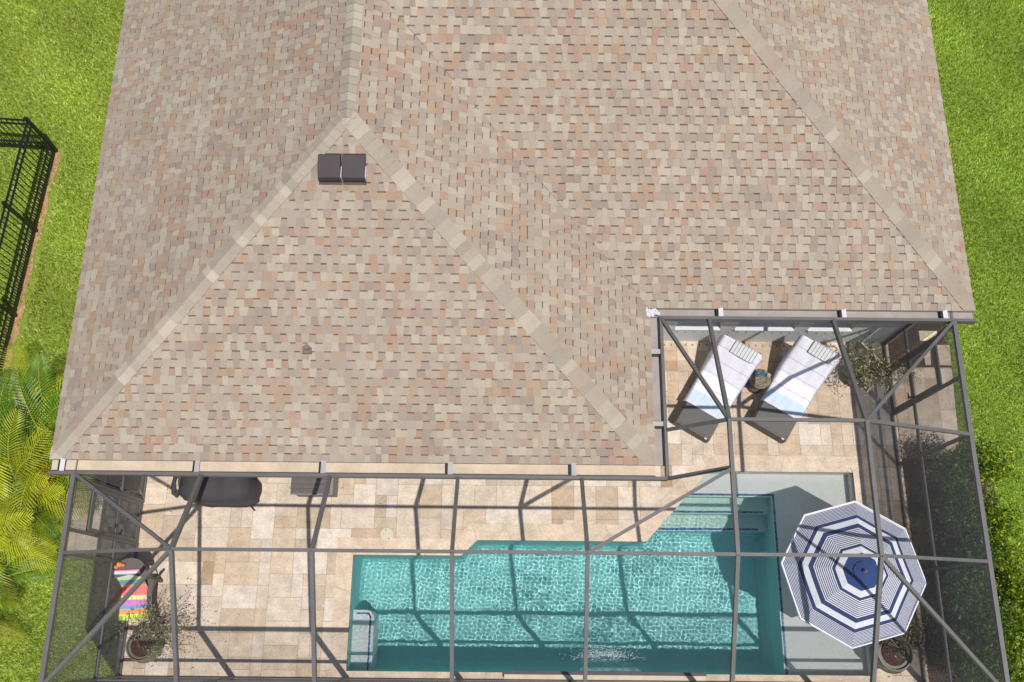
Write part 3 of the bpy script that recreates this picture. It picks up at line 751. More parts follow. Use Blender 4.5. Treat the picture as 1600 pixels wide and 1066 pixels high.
# ------------------------------------------------------------------ grass blades (stuff)
HB = lambda x, y: (x > EX0+.25) & (x < EX2-.3) & (y > 2.6)
def grass(n, x0, y0, x1, y1):
    x = rng.uniform(x0, x1, n); y = rng.uniform(y0, y1, n)
    k = ~((x > DX0-.0) & (x < DX1+.0) & (y > DY0) & (y < DY1)) & ~HB(x, y)
    k &= ~((x > -8.05) & (x < -6.8) & (y > 1.22) & (y < 2.72)) & ~((x > 7.2) & (x < 8.46+.05*np.sin(y*9)) & (y > 3.05) & (y < 7.6))
    k &= ~((x > 7.2) & (x < 8.8) & (y > -1.0) & (y < 3.1))
    return x[k], y[k]
parts = [grass(430000, -12.8, -2.2, -6.8, 14.2), grass(300000, 7.2, -2.2, 12.6, 14.2)]
gx = np.concatenate([p[0] for p in parts]); gy = np.concatenate([p[1] for p in parts])
# bare strip under the fence
fx = -9.53-(9.4-gy)*.05
bare = (np.abs(gx-(fx+.09)) < .10+.03*np.sin(gy*7)) & (gy < 9.5)
thin = np.sin(gx*1.3+gy*.7)+np.sin(gx*.5-gy*1.9+2)+np.sin(gx*3.1+gy*2.3)
k = ~(bare & (rng.random(len(gx)) < .85)); gx, gy, thin = gx[k], gy[k], thin[k]
n = len(gx); ang = rng.uniform(0, 2*np.pi, n); ln = rng.uniform(.035, .085, n); wd = rng.uniform(.005, .010, n); lean = rng.uniform(.15, .95, n)
dxn, dyn = np.cos(ang), np.sin(ang); px, py = -dyn, dxn
base = np.stack([gx, gy, np.full(n, -.03)], -1)
A = base+np.stack([px*wd, py*wd, np.zeros(n)], -1); Bp = base-np.stack([px*wd, py*wd, np.zeros(n)], -1)
T = base+np.stack([dxn*ln*lean, dyn*ln*lean, ln*np.sqrt(1-lean**2*.9)], -1)
V = np.stack([A, Bp, T], 1).reshape(-1, 3); F = np.arange(3*n).reshape(n, 3)
pal = np.array([srgb(156, 178, 60), srgb(132, 160, 44), srgb(100, 128, 36), srgb(186, 198, 96), srgb(202, 196, 124), srgb(72, 98, 28)])
pi = rng.choice(6, n, p=[.28, .24, .16, .15, .06, .11]); cols = pal[pi]*1.3*rng.uniform(.75, 1.2, (n, 1))*(1+.085*thin[:, None])
cols = cols*np.where(gx[:, None] > 0, np.array([[.98, .97, 1.1]]), np.array([[1.06, .98, 1.2]]))
tag(npmesh('grass', V, F, 'grass', cols=cols), 'short bright green turf covering both side yards', 'grass', kind='stuff')
dm = MB(); P = []
for i in range(24): P.append((-9.58-.05*i*.27+.12+random.uniform(-.04, .05), 9.45-i*.27))
Pb = [(x-.20, y) for x, y in P][::-1]
for i in range(23): dm.add([(P[i][0], P[i][1], -.02), (P[i][0]-.19, P[i][1], -.02), (P[i+1][0]-.19, P[i+1][1], -.02), (P[i+1][0], P[i+1][1], -.02)], [(0, 1, 2, 3)])
tag(dm.build('bare_dirt', 'dirt'), kind='structure')

# ------------------------------------------------------------------ metal fence
fence = thing('metal_fence', 'black metal picket fence round the neighbouring lawn at left', 'fence', (-9.53, 9.4, 0))
def fbay(a, b, first=False):
    a, b = Vector(a), Vector(b); o = Vector((-9.53, 9.4, 0)); d = (b-a); n = int(d.length/.112); m = MB(); r = MB()
    for i in range(1, n):
        p = a+d*(i/n)-o; m.bar(p+Vector((0, 0, .04)), p+Vector((0, 0, 1.20)), .015, .015)
        if i < n: q = a+d*((i+.5)/n)-o; m.bar(q+Vector((0, 0, .04)), q+Vector((0, 0, .30)), .011, .011)
    m.build('pickets', 'black_metal', fence)
    for z in (1.185, 1.03, .30, .10): r.bar(a-o+Vector((0, 0, z)), b-o+Vector((0, 0, z)), .03, .032)
    r.build('rails', 'black_metal', fence)
def fpost(p):
    p = Vector(p)-Vector((-9.53, 9.4, 0)); m = MB(); m.bar(p, p+Vector((0, 0, 1.27)), .06, .06)
    x, y, z = p.x, p.y, 1.27; m.add([(x-.035, y-.035, z), (x+.035, y-.035, z), (x+.035, y+.035, z), (x-.035, y+.035, z), (x, y, z+.04)], [(0, 1, 4), (1, 2, 4), (2, 3, 4), (3, 0, 4)]); m.build('post', 'black_metal', fence)
FP = [(-9.53, 9.4, 0), (-9.64, 7.58, 0), (-9.74, 5.76, 0), (-9.84, 3.94, 0)]
for p in FP: fpost(p)
for a, b in zip(FP, FP[1:]): fbay(a, b)
FQ = [(-9.53, 9.4, 0), (-11.35, 9.52, 0), (-13.17, 9.64, 0)]
for p in FQ[1:]: fpost(p)
for a, b in zip(FQ, FQ[1:]): fbay(a, b)

# ------------------------------------------------------------------ palms
def palm(x, y, h, nf, label, seed, size=1.0, yellow=.5):
    r = np.random.default_rng(seed); t = thing('areca_palm', label, 'palm', (x, y, 0), 0, 'areca palms beside the house')
    st = MB()
    for i in range(6):
        a = r.uniform(0, 6.28); q = r.uniform(.02, .16); st.tube([(q*math.cos(a), q*math.sin(a), 0), (q*2*math.cos(a), q*2*math.sin(a), h*.55)], [.03, .018], 7)
    st.build('trunk', 'stem_green', t)
    cm_ = MB()
    for i in range(int(nf*.62)):
        az = i*2.399+r.uniform(-.3, .3); el = r.uniform(.35, 1.25); L_ = r.uniform(1.15, 1.7)*size
        o = Vector((.1*math.cos(az), .1*math.sin(az), h*r.uniform(.35, .6))); d = Vector((math.cos(az)*math.cos(el), math.sin(az)*math.cos(el), math.sin(el)))
        pts = []; p = o.copy(); K = 16; droop = r.uniform(.075, .13)
        for k in range(K+1):
            pts.append(p.copy()); p = p+d*(L_/K); d = (d+Vector((0, 0, -droop))).normalized()
        yel = r.random() < yellow
        tone = r.uniform(.7, 1.4)
        c1 = np.array(srgb(166, 172, 38) if yel else srgb(92, 128, 32))*tone
        if r.random() < .04: c1 = np.array(srgb(206, 160, 50))
        cm_.tube(pts, [.011-.0006*k for k in range(K+1)], 5, tuple(np.array(srgb(176, 176, 60))), cap=False)
        NL = 24
        for k in range(NL):
            s = .18+.82*k/(NL-1); f = s*K; i0 = min(int(f), K-1); pt = pts[i0].lerp(pts[i0+1], f-i0); dd = (pts[i0+1]-pts[i0]).normalized()
            side = dd.cross(Vector((0, 0, 1)));
            if side.length < .1: side = Vector((1, 0, 0))
            side.normalize(); upv = side.cross(dd).normalized()
            ll = (  .40*math.sin(math.pi*min(1, .18+s*.80))**.8+.07)*size*r.uniform(.9, 1.1)
            for sg in (-1, 1):
                ld = (side*sg*.80+dd*(.45+.5*s)+upv*.22+Vector((0, 0, -.05))).normalized()
                m1 = pt+ld*ll*.5; e = pt+ld*ll+Vector((0, 0, -ll*.22)); wv = dd*(.0155*size)
                c = tuple(np.clip(c1*r.uniform(.82, 1.18), 0, .9))
                cm_.add([pt-wv*.6, pt+wv*.6, m1+wv, m1-wv, e], [(0, 1, 2, 3), (3, 2, 4)], c)
    cm_.build('crown', 'leaf', t)
    return t
PALMS = [(-8.35, 3.45, 1.75, 24, 'tall green areca palm nearest the roof corner at left', .98, .35),
         (-9.15, 3.15, 1.8, 22, 'yellow-green areca palm at the left edge below the fence end', 1.0, .65),
         (-8.25, 2.95, 1.6, 20, 'bushy areca palm beside the lower left roof edge', .95, .45),
         (-8.75, 2.35, 1.6, 20, 'golden areca palm in the middle of the palm row', .95, .7),
         (-8.6, 2.1, 1.2, 14, 'low areca palm closest to the paved side path', .75, .4),
         (-9.1, 1.45, 1.4, 18, 'golden fronded areca palm low on the left edge', .85, .8),
         (-9.0, .72, 1.2, 12, 'small green areca palm alone on the lawn at left', .75, .3),
         (-9.35, .05, .9, 10, 'smallest yellow areca palm at the lower left edge', .65, .6)]
for i, (x, y, h, nf, lb, sz, ye) in enumerate(PALMS): palm(x, y, h, nf, lb, 100+i, sz, ye)

# ------------------------------------------------------------------ leafy shrubs
def leaves(m, r, n, shape, size, pal_, jitter=.25, up=.5):
    for i in range(n):
        p = shape(r); s = size*r.uniform(.6, 1.35)
        d = Vector(r.normal(0, 1, 3)); d.z = d.z*.6+up*.6; d.normalize()
        a = d.orthogonal().normalized(); b = d.cross(a); th = r.uniform(0, 6.28); a, b = a*math.cos(th)+b*math.sin(th), b*math.cos(th)-a*math.sin(th)
        c = np.array(pal_[r.integers(len(pal_))])*r.uniform(1-jitter, 1+jitter); p = Vector(p)
        m.add([p-a*s, p+b*s*.42-a*s*.1, p+a*s, p-b*s*.42-a*s*.1], [(0, 1, 2, 3)], tuple(np.clip(c, 0, .9)))
GP = [srgb(120, 150, 34), srgb(96, 128, 30), srgb(74, 104, 26), srgb(150, 172, 44), srgb(176, 180, 40)]
DP = [srgb(60, 86, 34), srgb(78, 106, 40), srgb(98, 124, 44), srgb(50, 70, 30), srgb(120, 140, 50)]
def shrub(x, y, rx, ry, h, n, label, seed, pal_, name='shrub', group='shrubs of the hedge outside the right screen wall', size=.032):
    r = np.random.default_rng(seed); t = thing(name, label, 'shrub', (x, y, 0), r.uniform(0, 6), group)
    st = MB()
    for i in range(7):
        a = r.uniform(0, 6.28); q = .6*rx; st.tube([(0, 0, -.02), (.3*q*math.cos(a), .3*q*math.sin(a), h*.35), (q*math.cos(a), q*math.sin(a), h*.75)], [.016, .012, .005], 5)
    st.build('stem', 'bark', t)
    cl = [(r.uniform(-.7, .7)*rx, r.uniform(-.7, .7)*ry, h*r.uniform(.35, .85), r.uniform(.16, .30)) for _ in range(15)]
    def shp(r_):
        c = cl[r_.integers(len(cl))]; d = r_.normal(0, 1, 3); d /= np.linalg.norm(d); q = c[3]*(r_.random()**.4)
        return (c[0]+d[0]*q, c[1]+d[1]*q, max(.02, c[2]+d[2]*q*.8))
    m = MB(); leaves(m, r, n, shp, size, pal_); m.build('foliage', 'leaf', t)
    return t
HY = [(2.75, 'hedge shrub nearest the paved pad outside the right door'), (2.1, 'second hedge shrub down from the paved pad'), (1.45, 'hedge shrub level with the umbrella top, outside the screen'),
      (.8, 'hedge shrub right of the umbrella, outside the screen'), (.15, 'hedge shrub level with the lower umbrella edge, outside the screen'), (-.5, 'lowest hedge shrub at the lower right, outside the screen')]
for i, (y, lb) in enumerate(HY):
    shrub(7.95+.08*math.sin(i*2), y, .58, .40, 1.25, 4600, 'inner '+lb, 200+i, DP)
    shrub(8.72+.12*math.cos(i*2), y-.15 if i else y+.25, .33+.06*(i>3), .34, .85 if i else .6, 2100, 'outer bright '+lb, 230+i, GP)
RP = [srgb(130, 66, 58), srgb(100, 62, 52), srgb(130, 100, 58), srgb(84, 92, 48)]
shrub(7.55, 3.25, .16, .16, .45, 500, 'small red-leaved plant at the foot of the right screen wall', 260, RP, 'croton_plant', 'red-leaved plants along the right screen wall', .028)
shrub(7.62, .62, .18, .18, .55, 600, 'bronze-leaved plant beside the umbrella edge outside the screen', 261, RP[1:3]+[srgb(180, 120, 70)], 'croton_plant', 'red-leaved plants along the right screen wall', .028)
shrub(7.6, 4.75, .14, .14, .3, 300, 'small green plant in the mulch inside the house corner', 262, DP, 'small_plant', None, .022)
for i in range(9):
    y = -.5+i*.36
    shrub(7.53+.03*math.sin(i*5), y, .19, .19, .42, 620, ('dark low plant number %s' % i), 270+i, [srgb(64, 60, 50), srgb(62, 68, 46), srgb(84, 88, 56)], 'border_plant', 'low dark plants lining the right screen wall', .022)['label'] = 'low dark leafy plant in the row at the foot of the right screen wall'

# potted olive-like trees
OP = [srgb(136, 140, 100), srgb(172, 166, 126), srgb(100, 112, 70), srgb(196, 180, 142), srgb(84, 94, 58)]
def potted(x, y, label, seed, cen, rad, n, ph=.5, pr=.27, size=.030, dens=None, group='potted olive trees on the deck', twigs=16):
    r = np.random.default_rng(seed); t = thing('potted_tree', label, 'potted plant', (x, y, 0), 0, group)
    p = MB(); p.lathe([(pr*.8, 0), (pr*1.12, ph*.3), (pr*1.22, ph*.6), (pr*1.05, ph*.9), (pr*1.03, ph*.95), (pr*1.05, ph), (pr*.97, ph), (pr*.94, ph-.05)], n=40); po = p.build('pot', 'pot', t, smooth=False)
    s = MB(); s.lathe([(pr*.94, ph-.055), (pr*.3, ph-.035)], n=24); s.build('soil', 'soil', t)
    b = MB(); tips = []
    c = Vector(cen)
    trunk = [Vector((0, 0, ph-.05)), Vector((.02, .01, ph+.12)), Vector((c.x*.25, c.y*.25, ph+.25))]
    b.tube(trunk, [.022, .017, .012], 7)
    for i in range(twigs):
        d = r.normal(0, 1, 3); d /= np.linalg.norm(d); d[2] = d[2]*.8; e = c+Vector((d[0]*rad[0], d[1]*rad[1], d[2]*rad[2]))*r.uniform(.6, 1)
        s0 = trunk[-1]; mid = s0.lerp(e, .5)+Vector((0, 0, .08)); b.tube([s0, mid, e], [.008, .005, .002], 5); tips += [(s0, mid, e)]
    b.build('branches', 'bark', t)
    def shp(r_):
        a, m_, e = tips[r_.integers(len(tips))]; u_ = r_.uniform(.35, 1.05); p_ = m_.lerp(e, (u_-.5)*2) if u_ > .5 else a.lerp(m_, u_*2)
        return p_+Vector(r_.normal(0, dens or .05, 3))
    m = MB(); leaves(m, r, n, shp, size, OP, .25, .2); m.build('foliage', 'leaf', t)
    return t
potted(-6.27, -.34, 'tall grey pot with a sparse spreading olive tree, lower left of the pool', 300, (.38, .30, .65), (.80, .72, .30), 1500, .55, .235, .023, dens=.07, twigs=34)
potted(6.62, -.33, 'round pot with a thin twiggy olive tree below the umbrella', 301, (-.1, .25, .85), (.42, .45, .3), 330, .42, .29, .021)
potted(6.98, -.05, 'smaller pot against the right screen wall beside the umbrella', 302, (0, .1, .6), (.18, .3, .2), 260, .36, .2, .02, twigs=8)
potted(6.58, 4.62, 'leafy olive tree beside the right lounger near the house wall', 303, (-.12, -.02, 1.1), (.62, .52, .42), 2600, .45, .17, .026, dens=.085, twigs=40)
# ------------------------------------------------------------------ umbrella
um = thing('umbrella', 'navy and white striped octagonal umbrella standing on the pool ledge', 'umbrella', (5.675, .925, ZS))
UC = (5.62, .88, ZS)
NV, WH, BL = srgb(54, 66, 106), (.70, .70, .75), srgb(46, 70, 118)
bands = [(0, .256, BL), (.256, .344, WH), (.344, .384, NV)]
k = 9; a0, a1 = .384, .62
for i in range(k):
    s_ = (a1-a0)/k; bands += [(a0+i*s_, a0+(i+.55)*s_, WH), (a0+(i+.55)*s_, a0+(i+1)*s_, NV)]
bands += [(.62, .67, NV), (.67, .75, WH), (.75, .80, NV)]
k = 9; a0, a1 = .80, .975
for i in range(k):
    s_ = (a1-a0)/k; bands += [(a0+i*s_, a0+(i+.46)*s_, WH), (a0+(i+.46)*s_, a0+(i+1)*s_, NV)]
bands += [(.975, 1.0, WH)]
cv = MB(); RU = 1.19; ZT, ZR = 1.88-ZS, 1.40-ZS
th0 = R(37.8)
def cpt(rho, kk, s):
    a, b = th0+kk*math.pi/4, th0+(kk+1)*math.pi/4
    x = (math.cos(a)*(1-s)+math.cos(b)*s)*rho*RU; y = (math.sin(a)*(1-s)+math.sin(b)*s)*rho*RU
    z = ZT+(ZR-ZT)*(rho**1.12)+.0-.030*math.sin(math.pi*s)*rho*(1-rho*.3)
    return (x, y, z)
for (r0, r1, c) in bands:
    for kk in range(8):
        for j in range(3):
            s0, s1 = j/3, (j+1)/3
            if r0 == 0: cv.add([cpt(0, kk, 0), cpt(r1, kk, s0), cpt(r1, kk, s1)], [(0, 1, 2)], c)
            else: cv.add([cpt(r0, kk, s0), cpt(r1, kk, s0), cpt(r1, kk, s1), cpt(r0, kk, s1)], [(0, 1, 2, 3)], c)
cvo = cv.build('canopy', 'color', um)
hem = MB()
for kk in range(8): hem.bar(cpt(.998, kk, 0), cpt(.998, kk, 1), .02, .05, (.82, .82, .86))
hem.build('hem', 'color', cvo)
cap = MB()
for kk in range(8):
    p = [cpt(.0, kk, 0), cpt(.135, kk, 0), cpt(.135, kk, 1)]; cap.add([(x, y, z+.018) for x, y, z in p], [(0, 1, 2)], BL)
cap.build('vent_cap', 'color', cvo)
pm = MB(); pm.lathe([(.02, .0), (.02, ZT+.02)], n=16); pm.build('pole', 'white_metal', um)
pm = MB(); pm.lathe([(.02, ZT+.03), (.035, ZT+.06), (.018, ZT+.10)], n=16); pm.build('finial', M['bark'], um)
for kk in range(8):
    p = Vector(cpt(.99, kk, 0)); MB().bar(Vector((0, 0, ZT-.03)), p-Vector((0, 0, .015)), .012, .018).build('rib', 'white_metal', um)

# ------------------------------------------------------------------ loungers
def prof(s):     # height of the lounger top along its length (0 foot .. 1.9 head), plan distance
    if s < 1.10: return s, .38
    t = s-1.10; return 1.10+t*.70, .38+t*.70
def lounger(x, y, rz, label):
    t = thing('sun_lounger', label, 'sun lounger', (x, y, 0), rz, 'wicker sun loungers by the house wall')
    W = .36
    b = MB(); b.box((0, -W, .10), (1.45, -W+.03, .33)); b.box((0, W-.03, .10), (1.45, W, .33)); b.box((0, -W+.03, .10), (.03, W-.03, .33)); b.box((1.42, -W+.03, .10), (1.45, W-.03, .33))
    b.build('frame', 'wicker', t)
    for (lx, ly) in ((.04, -W+.05), (.04, W-.05), (1.40, -W+.05), (1.40, W-.05)): MB().box((lx-.03, ly-.03, 0), (lx+.03, ly+.03, .10)).build('leg', 'wicker', t)
    s = MB(); s.box((.02, -W+.02, .331), (1.12, W-.02, .37)); s.build('seat', 'sling', t)
    bk = MB(); bk.bar((1.10, 0, .352), (1.10+.85*.72, 0, .352+.85*.70), 2*W-.04, .04, up=(0, 0, 1)); bk.build('backrest', 'sling', t)
    for sg in (-1, 1):
        a = MB(); a.tube([(1.10, sg*(W-.02), .37), (1.45, sg*(W-.02), .72), (1.10+.88*.72, sg*(W-.02), .37+.9*.70)], [.018, .018, .016], 8); a.build('side_rail', 'wicker', t)
    h = MB(); h.bar((.003, -W+.02, .345), (.003, W-.02, .345), .03, .05); h.bar((-.02, W-.14, .36), (.03, W-.14, .36), .08, .05); h.build('foot_rail', 'wicker', t)
    MB().bar((-.012, -W+.06, .375), (-.012, -W+.11, .375), .03, .02).build('clip', 'cream', t)
    return t
def towel(x, y, rz, label, seed, skew=0.0, s0=.42, lie=.0):
    r = np.random.default_rng(seed); m = MB(); NS, NT = 60, 30; L0, L1 = s0, 2.02; vs = []
    ph = r.uniform(0, 6, 8)
    for i in range(NS+1):
        s = L0+(L1-L0)*i/NS
        for j in range(NT+1):
            q = -1+2*j/NT; half = .42+.07*(i/NS)+(.02*math.sin(5*s+ph[3]) if q > 0 else .02*math.sin(6*s+ph[4]))
            yy_ = q*half+skew*(i/NS-.3); px_, pz_ = prof(min(s, 1.98))
            z = pz_+.012
            if abs(yy_) > .37: ov = abs(yy_)-.37; z -= ov*1.6; yy_ = math.copysign(.37+ov*.55, yy_)
            wr = .007*math.sin(11*s+ph[0]+3*q)+.006*math.sin(19*q+ph[1]+2*s)+.008*math.sin(7*s-9*q+ph[2])+.009*max(0, math.sin(4.3*s+6*q+ph[5]))**6
            if lie: wr += lie*max(0, 1-abs((s-1.6)*.35+(q-.05)-.12*math.sin(3*s))*9)*max(0, min(1, (s-.9)*2))
            z += wr*(.6 if i < NS-1 else .2)+.01
            if s > 1.96: z -= .05*(s-1.96)/.06
            vs.append((px_, yy_, z))
    f = []; 
    for i in range(NS):
        for j in range(NT):
            s = i/NS
            c = (.86, .84, .92)
            if .02 < s < .17: c = srgb(206, 224, 246)
            if s < .02 or j in (0, NT-1): c = srgb(222, 222, 236)
            if i in (16, 27, 38, 49) : c = srgb(214, 210, 226)
            a = i*(NT+1)+j; m.add([], [], None); f.append(((a, a+1, a+NT+2, a+NT+1), c))
    m.v = [tuple(p) for p in vs]; m.f = [x[0] for x in f]; m.c = [x[1] for x in f]
    o = m.build('beach_towel', 'color', smooth=True); o.location = (x, y, 0); o.rotation_euler = (0, 0, rz)
    sol = o.modifiers.new('thickness', 'SOLIDIFY'); sol.thickness = .006; sol.offset = -1
    return tag(o, label, 'towel', 'white towels draped over the loungers')
def pillow(x, y, rz, label):
    o = thing('folded_towel', label, 'folded towel', (x, y, 0), rz, 'striped folded towels on the lounger backs')
    m = MB(); base, nz = Vector((1.10+.72*.77, 0, .38+.77*.70)), Vector((-.70, 0, .72)).normalized(); ex = Vector((.717, 0, .697)); ey = Vector((0, 1, 0))
    H_, W_ = .12, .22; y0 = -.08; n_ = 7
    for i in range(n_):
        a, b = -W_+2*W_*i/n_, -W_+2*W_*(i+1)/n_; 
        for (p, q, c) in ((a, a+.007, (.03, .03, .04)), (a+.007, b, (.80, .80, .82))):
            vs = []
            for zz in (.02, .075):
                for (u_, v_) in ((-H_, p), (H_, p), (H_, q), (-H_, q)): vs.append(base+ex*u_+ey*(v_+y0)+nz*(zz+(.012*math.cos(v_/W_*1.4) if zz > .05 else 0)))
            m.add(vs, [(0,3,2,1),(4,5,6,7),(0,1,5,4),(1,2,6,5),(2,3,7,6),(3,0,4,7)], c)
    m.build('cloth', 'color', o)
    e = MB(); e.bar(base-ex*(H_+.004)+ey*(-W_+y0)+nz*.045, base-ex*(H_+.004)+ey*(W_+y0)+nz*.045, .012, .06, (.05, .05, .06)); e.build('edge', 'color', o)
    return o
LG = [(3.352, 3.52, math.atan2(1.50, .90)), (4.775, 3.53, math.atan2(1.44, .88))]
lounger(*LG[0], 'left grey wicker lounger, nearer the roof corner, reclined with towel')
lounger(*LG[1], 'right grey wicker lounger, between the side table and the olive tree')
towel(*LG[0], 'smooth white towel with pale blue end on the left lounger', 11)
towel(*LG[1], 'creased white towel with pale blue end on the right lounger', 12, skew=-.03, s0=.44, lie=.03)
pillow(*LG[0], 'white folded towel with thin black stripes on the left lounger')
pillow(*LG[1], 'white folded towel with thin black stripes on the right lounger')
# side table
tb = thing('side_table', 'small round brown mosaic side table between the two loungers', 'side table', (4.66, 4.50, 0))
m = MB(); m.lathe([(.17, 0), (.14, .05), (.10, .2), (.13, .38), (.165, .42)], n=28); m.build('pedestal', 'wicker', tb, smooth=True)
m = MB(); m.lathe([(.185, .42), (.195, .425), (.195, .455), (.185, .46)], n=36); m.build('table_top', 'stone_mosaic', tb)
gg = thing('swim_goggles', 'blue swim goggles on the round side table', 'goggles', (4.66, 4.57, .46), R(15))
m = MB(); m.lathe([(.032, 0), (.036, .02), (.02, .03)], (-.036, 0), 14, srgb(30, 110, 170), 1.3, .9); m.lathe([(.032, 0), (.036, .02), (.02, .03)], (.05, 0), 14, srgb(30, 110, 170), 1.3, .9); m.build('lenses', 'color', gg)
m = MB(); m.tube([(-.09, .0, .012), (-.10, .05, .012), (-.02, .075, .014), (.07, .06, .012), (.10, .0, .012)], .007, 6, srgb(24, 60, 90)); m.build('strap', 'color', gg)
dg = thing('drinking_glass', 'clear drinking glass at the right rim of the side table', 'glass', (4.795, 4.54, .46))
m = MB(); m.lathe([(.026, 0), (.032, .11), (.029, .11), (.023, .01)], n=20); m.build('body', 'glass', dg, smooth=True)
# grill under cover
gr = thing('covered_grill', 'barbecue grill under a dark grey fitted cover against the house wall', 'grill', (-5.20, 2.36, 0))
m = MB(); NSg = 48; secs = [(.0, .60, .29), (.12, .61, .30), (.5, .60, .295), (.82, .61, .30), (.93, .60, .29), (1.02, .50, .24), (1.10, .40, .20), (1.13, .25, .12)]
vs = []
for k_, (z, a, b) in enumerate(secs):
    for i in range(NSg):
        th = 2*math.pi*i/NSg; ct, st_ = math.cos(th), math.sin(th); ex_ = 2/3.4
        ff = 1+.022*math.sin(9*th+z*3)+.012*math.sin(17*th+2)*(1-z*.5)
        vs.append((a*ff*math.copysign(abs(ct)**ex_, ct), b*ff*math.copysign(abs(st_)**ex_, st_)-(.03 if z > .9 else 0), z+.004+.012*math.sin(3*th)*(z > .9)))
n_ = len(secs)
m.add(vs, [(k_*NSg+i, k_*NSg+(i+1) % NSg, (k_+1)*NSg+(i+1) % NSg, (k_+1)*NSg+i) for k_ in range(n_-1) for i in range(NSg)]+[tuple((n_-1)*NSg+i for i in range(NSg))])
m.build('cover', 'cover', gr, smooth=True)
m = MB(); m.tube([(-.62, -.2, .86), (-.70, -.15, .86), (-.72, 0, .86), (-.70, .15, .86), (-.62, .2, .86)], .045, 8); m.build('side_handle', 'cover', gr, smooth=True)
m = MB(); m.tube([(.45, -.27, .10), (.50, -.33, .05), (.52, -.34, .03)], .012, 6); m.build('tie_strap', 'black_metal', gr)
# storage box
bx = thing('storage_box', 'grey resin storage box with a planked lid against the house wall', 'storage box', (-3.54, 2.46, 0))
m = MB(); m.box((-.34, -.17, 0), (.34, .20, .60))
for i in range(7): m.box((-.355, -.185, .04+i*.08), (.355, .21, .10+i*.08))
m.build('body', 'boxplastic', bx)
m = MB()
for i in range(5):
    y0 = -.205+i*.086; m.add([(-.37, y0, .655), (.33, y0, .655), (.33, y0+.084, .632), (-.37, y0+.084, .632), (-.37, y0, .602), (.33, y0, .602), (.33, y0+.084, .602), (-.37, y0+.084, .602)], [(0, 1, 2, 3), (4, 5, 1, 0), (5, 6, 2, 1), (7, 4, 0, 3), (6, 7, 3, 2)])
m.build('lid', 'boxplastic', bx)
m = MB(); m.box((.331, -.21, .60), (.375, .225, .66)); m.box((-.375, -.225, .60), (.375, -.206, .64)); m.build('lid_rim', simple('grey_rim', srgb(140, 134, 130), .5), bx)
# skimmer lid
lid = thing('skimmer_lid', 'round cream skimmer lid set in the deck left of the pool', 'lid', (-2.25, 1.617, 0))
m = MB(); m.lathe([(.12, .0), (.118, .008), (.11, .010)], n=36); m.build('cover', 'cream', lid)
for (x, y) in ((-.02, .075), (.045, -.075)): MB().lathe([(.011, .0105), (.011, .012)], (x, y), 8).build('finger_hole', 'dark', lid)
# chair with beach towel
ch = thing('lounge_chair', 'dark wicker lounge chair under a rainbow towel at the left screen wall', 'chair', (-6.50, .52, 0), R(3))
W = .27
m = MB(); m.box((-W, -.42, .30), (W, .25, .36)); m.build('seat', 'wicker', ch)
m = MB()
vs = []; NB = 14
for i in range(NB+1):
    th = math.pi*i/NB; vs += [(-(W+.02)*math.cos(th), .24+.34*math.sin(th)**.7, .80), (-(W)*math.cos(th), .22+.22*math.sin(th), .34)]
m.add(vs, [(2*i, 2*i+1, 2*i+3, 2*i+2) for i in range(NB)]); m.add([(0, .3, .80)]+[vs[2*i] for i in range(NB+1)], [(0, i+1, i+2) for i in range(NB)])
m.build('backrest', 'wicker', ch)
for sg in (-1, 1):
    m = MB(); m.tube([(sg*(W+.03), .42, .02), (sg*(W+.06), .25, .40), (sg*(W+.05), .05, .56), (sg*(W+.05), -.30, .55), (sg*(W+.06), -.44, .30), (sg*(W+.10), -.50, .02)], .022, 8); m.build('arm', 'wicker', ch, smooth=True)
    for yy_ in (-.38, .22): MB().box((sg*W-.025, yy_-.025, 0), (sg*W+.025, yy_+.025, .30)).build('leg', 'wicker', ch)
bt = thing('rainbow_towel', 'rainbow striped beach towel with lime fringe over the dark chair', 'towel', (-6.55, .54, 0), R(3))
m = MB(); stripes = [(.04, srgb(236, 120, 130)), (.16, srgb(236, 226, 240)), (.22, srgb(222, 236, 150)), (.25, srgb(70, 180, 150)), (.31, srgb(70, 150, 200)), (.37, srgb(246, 160, 60)), (.56, srgb(240, 92, 104)), (.66, srgb(226, 232, 140)), (.80, srgb(214, 110, 190)), (.88, srgb(80, 160, 216)), (1.0, srgb(250, 150, 30))]
stripes = [(a_, tuple(np.array(c_)*.8+.12)) for a_, c_ in stripes]; NS, NT = 60, 14
def tpt(s, q):
    Lx = q*.235; y = .36-s*.72; z = (.80-.42*min(1, max(0, (s-.08)/.30))) if s > .0 else .8
    if s > .86: z = .38-.02*(s-.86)/.14
    return (Lx+.012*math.sin(9*s), y, z+.030+.008*math.sin(13*s+4*q)+.006*math.sin(21*q+3*s))
for i in range(NS):
    s = (i+.5)/NS; c = next(c for lim, c in stripes if s <= lim+1e-6)
    for j in range(NT):
        q0, q1 = -1+2*j/NT, -1+2*(j+1)/NT; m.add([tpt(i/NS, q0), tpt(i/NS, q1), tpt((i+1)/NS, q1), tpt((i+1)/NS, q0)], [(3, 2, 1, 0)], c)
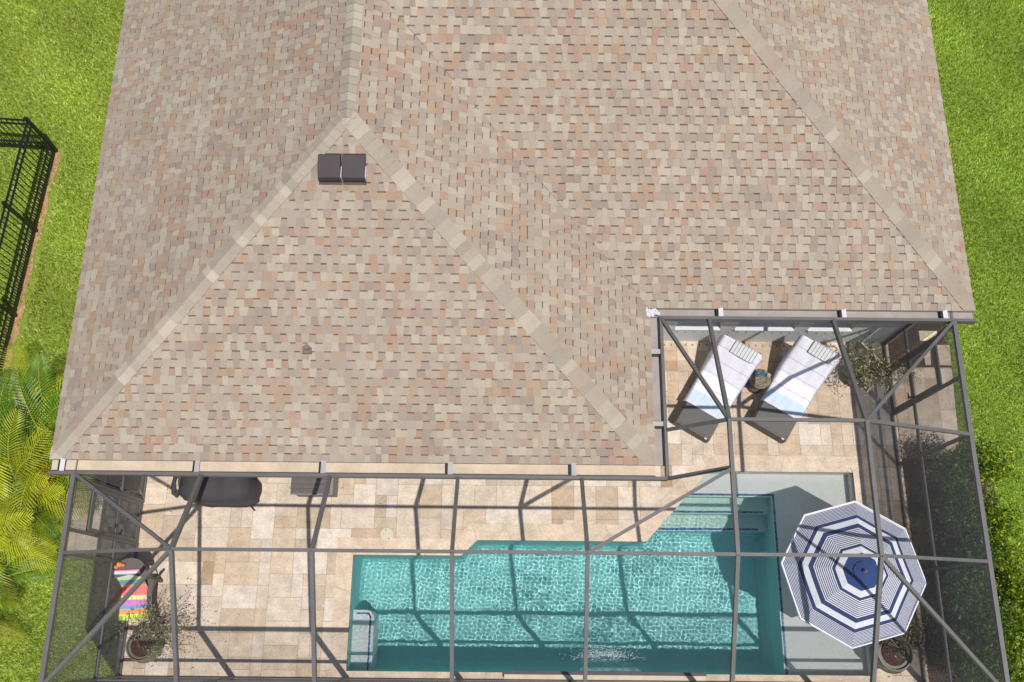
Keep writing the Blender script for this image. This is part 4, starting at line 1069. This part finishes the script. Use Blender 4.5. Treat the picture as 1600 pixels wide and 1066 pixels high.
m.build('cloth', 'color', bt)
m = MB()   # side drop
for i in range(NS):
    a, b = tpt(i/NS, -1), tpt((i+1)/NS, -1); m.add([a, b, (b[0]-.03-.03*(i/NS), b[1], b[2]-.22), (a[0]-.03-.03*(i/NS), a[1], a[2]-.22)], [(0, 1, 2, 3)], srgb(226, 224, 236))
m.build('side_fold', 'color', bt)
m = MB()
for i in range(70):
    q = -1+2*(i+.5)/70; p = Vector(tpt(1, q)); m.tube([p, p+Vector((random.uniform(-.02, .02), -.05, -.01)), p+Vector((random.uniform(-.03, .03), -.09-random.uniform(0, .03), -.03))], [.006, .005, .003], 4, srgb(222, 240, 110))
m.build('fringe', 'color', bt)
m = MB()
for (x, y, r_) in ((-.22, .44, .035), (-.12, .45, .045), (-.05, .44, .030), (-.17, .41, .03)): m.lathe([(r_*.5, .80), (r_, .83), (r_, .86), (r_*.5, .89)], (x, y), 14, srgb(240, 150, 96))
m.build('tassel', 'color', bt)
# two pale floodlight bulbs / caps on the left rail seen as small white dots

fl_ = MB(); rr_ = np.random.default_rng(5)
def shp_deck(r_):
    k_ = r_.random()
    if k_ < .55: return (r_.normal(-5.9, .55), r_.normal(-.1, .45), .012)
    if k_ < .8: return (r_.normal(6.6, .25), r_.uniform(-.8, 3.0), .012)
    return (r_.uniform(-6.5, 2.0), r_.uniform(1.9, 2.6), .012)
LP = [srgb(120, 92, 60), srgb(150, 120, 80), srgb(96, 84, 60)]
for i in range(150):
    x, y, z = shp_deck(rr_)
    if x < -6.7 or y < -.8 or x > 7.1: continue
    a = rr_.uniform(0, 6.28); s_ = rr_.uniform(.012, .026); c_, n_ = math.cos(a)*s_, math.sin(a)*s_
    fl_.add([(x-c_, y-n_, z-.004), (x+n_*.35, y-c_*.35, z+.004), (x+c_, y+n_, z-.002), (x-n_*.35, y+c_*.35, z+.004)], [(0, 1, 2, 3)], LP[rr_.integers(3)])
tag(fl_.build('fallen_leaves', 'leaf'), 'small dry leaves scattered on the paving', 'leaves', kind='stuff')
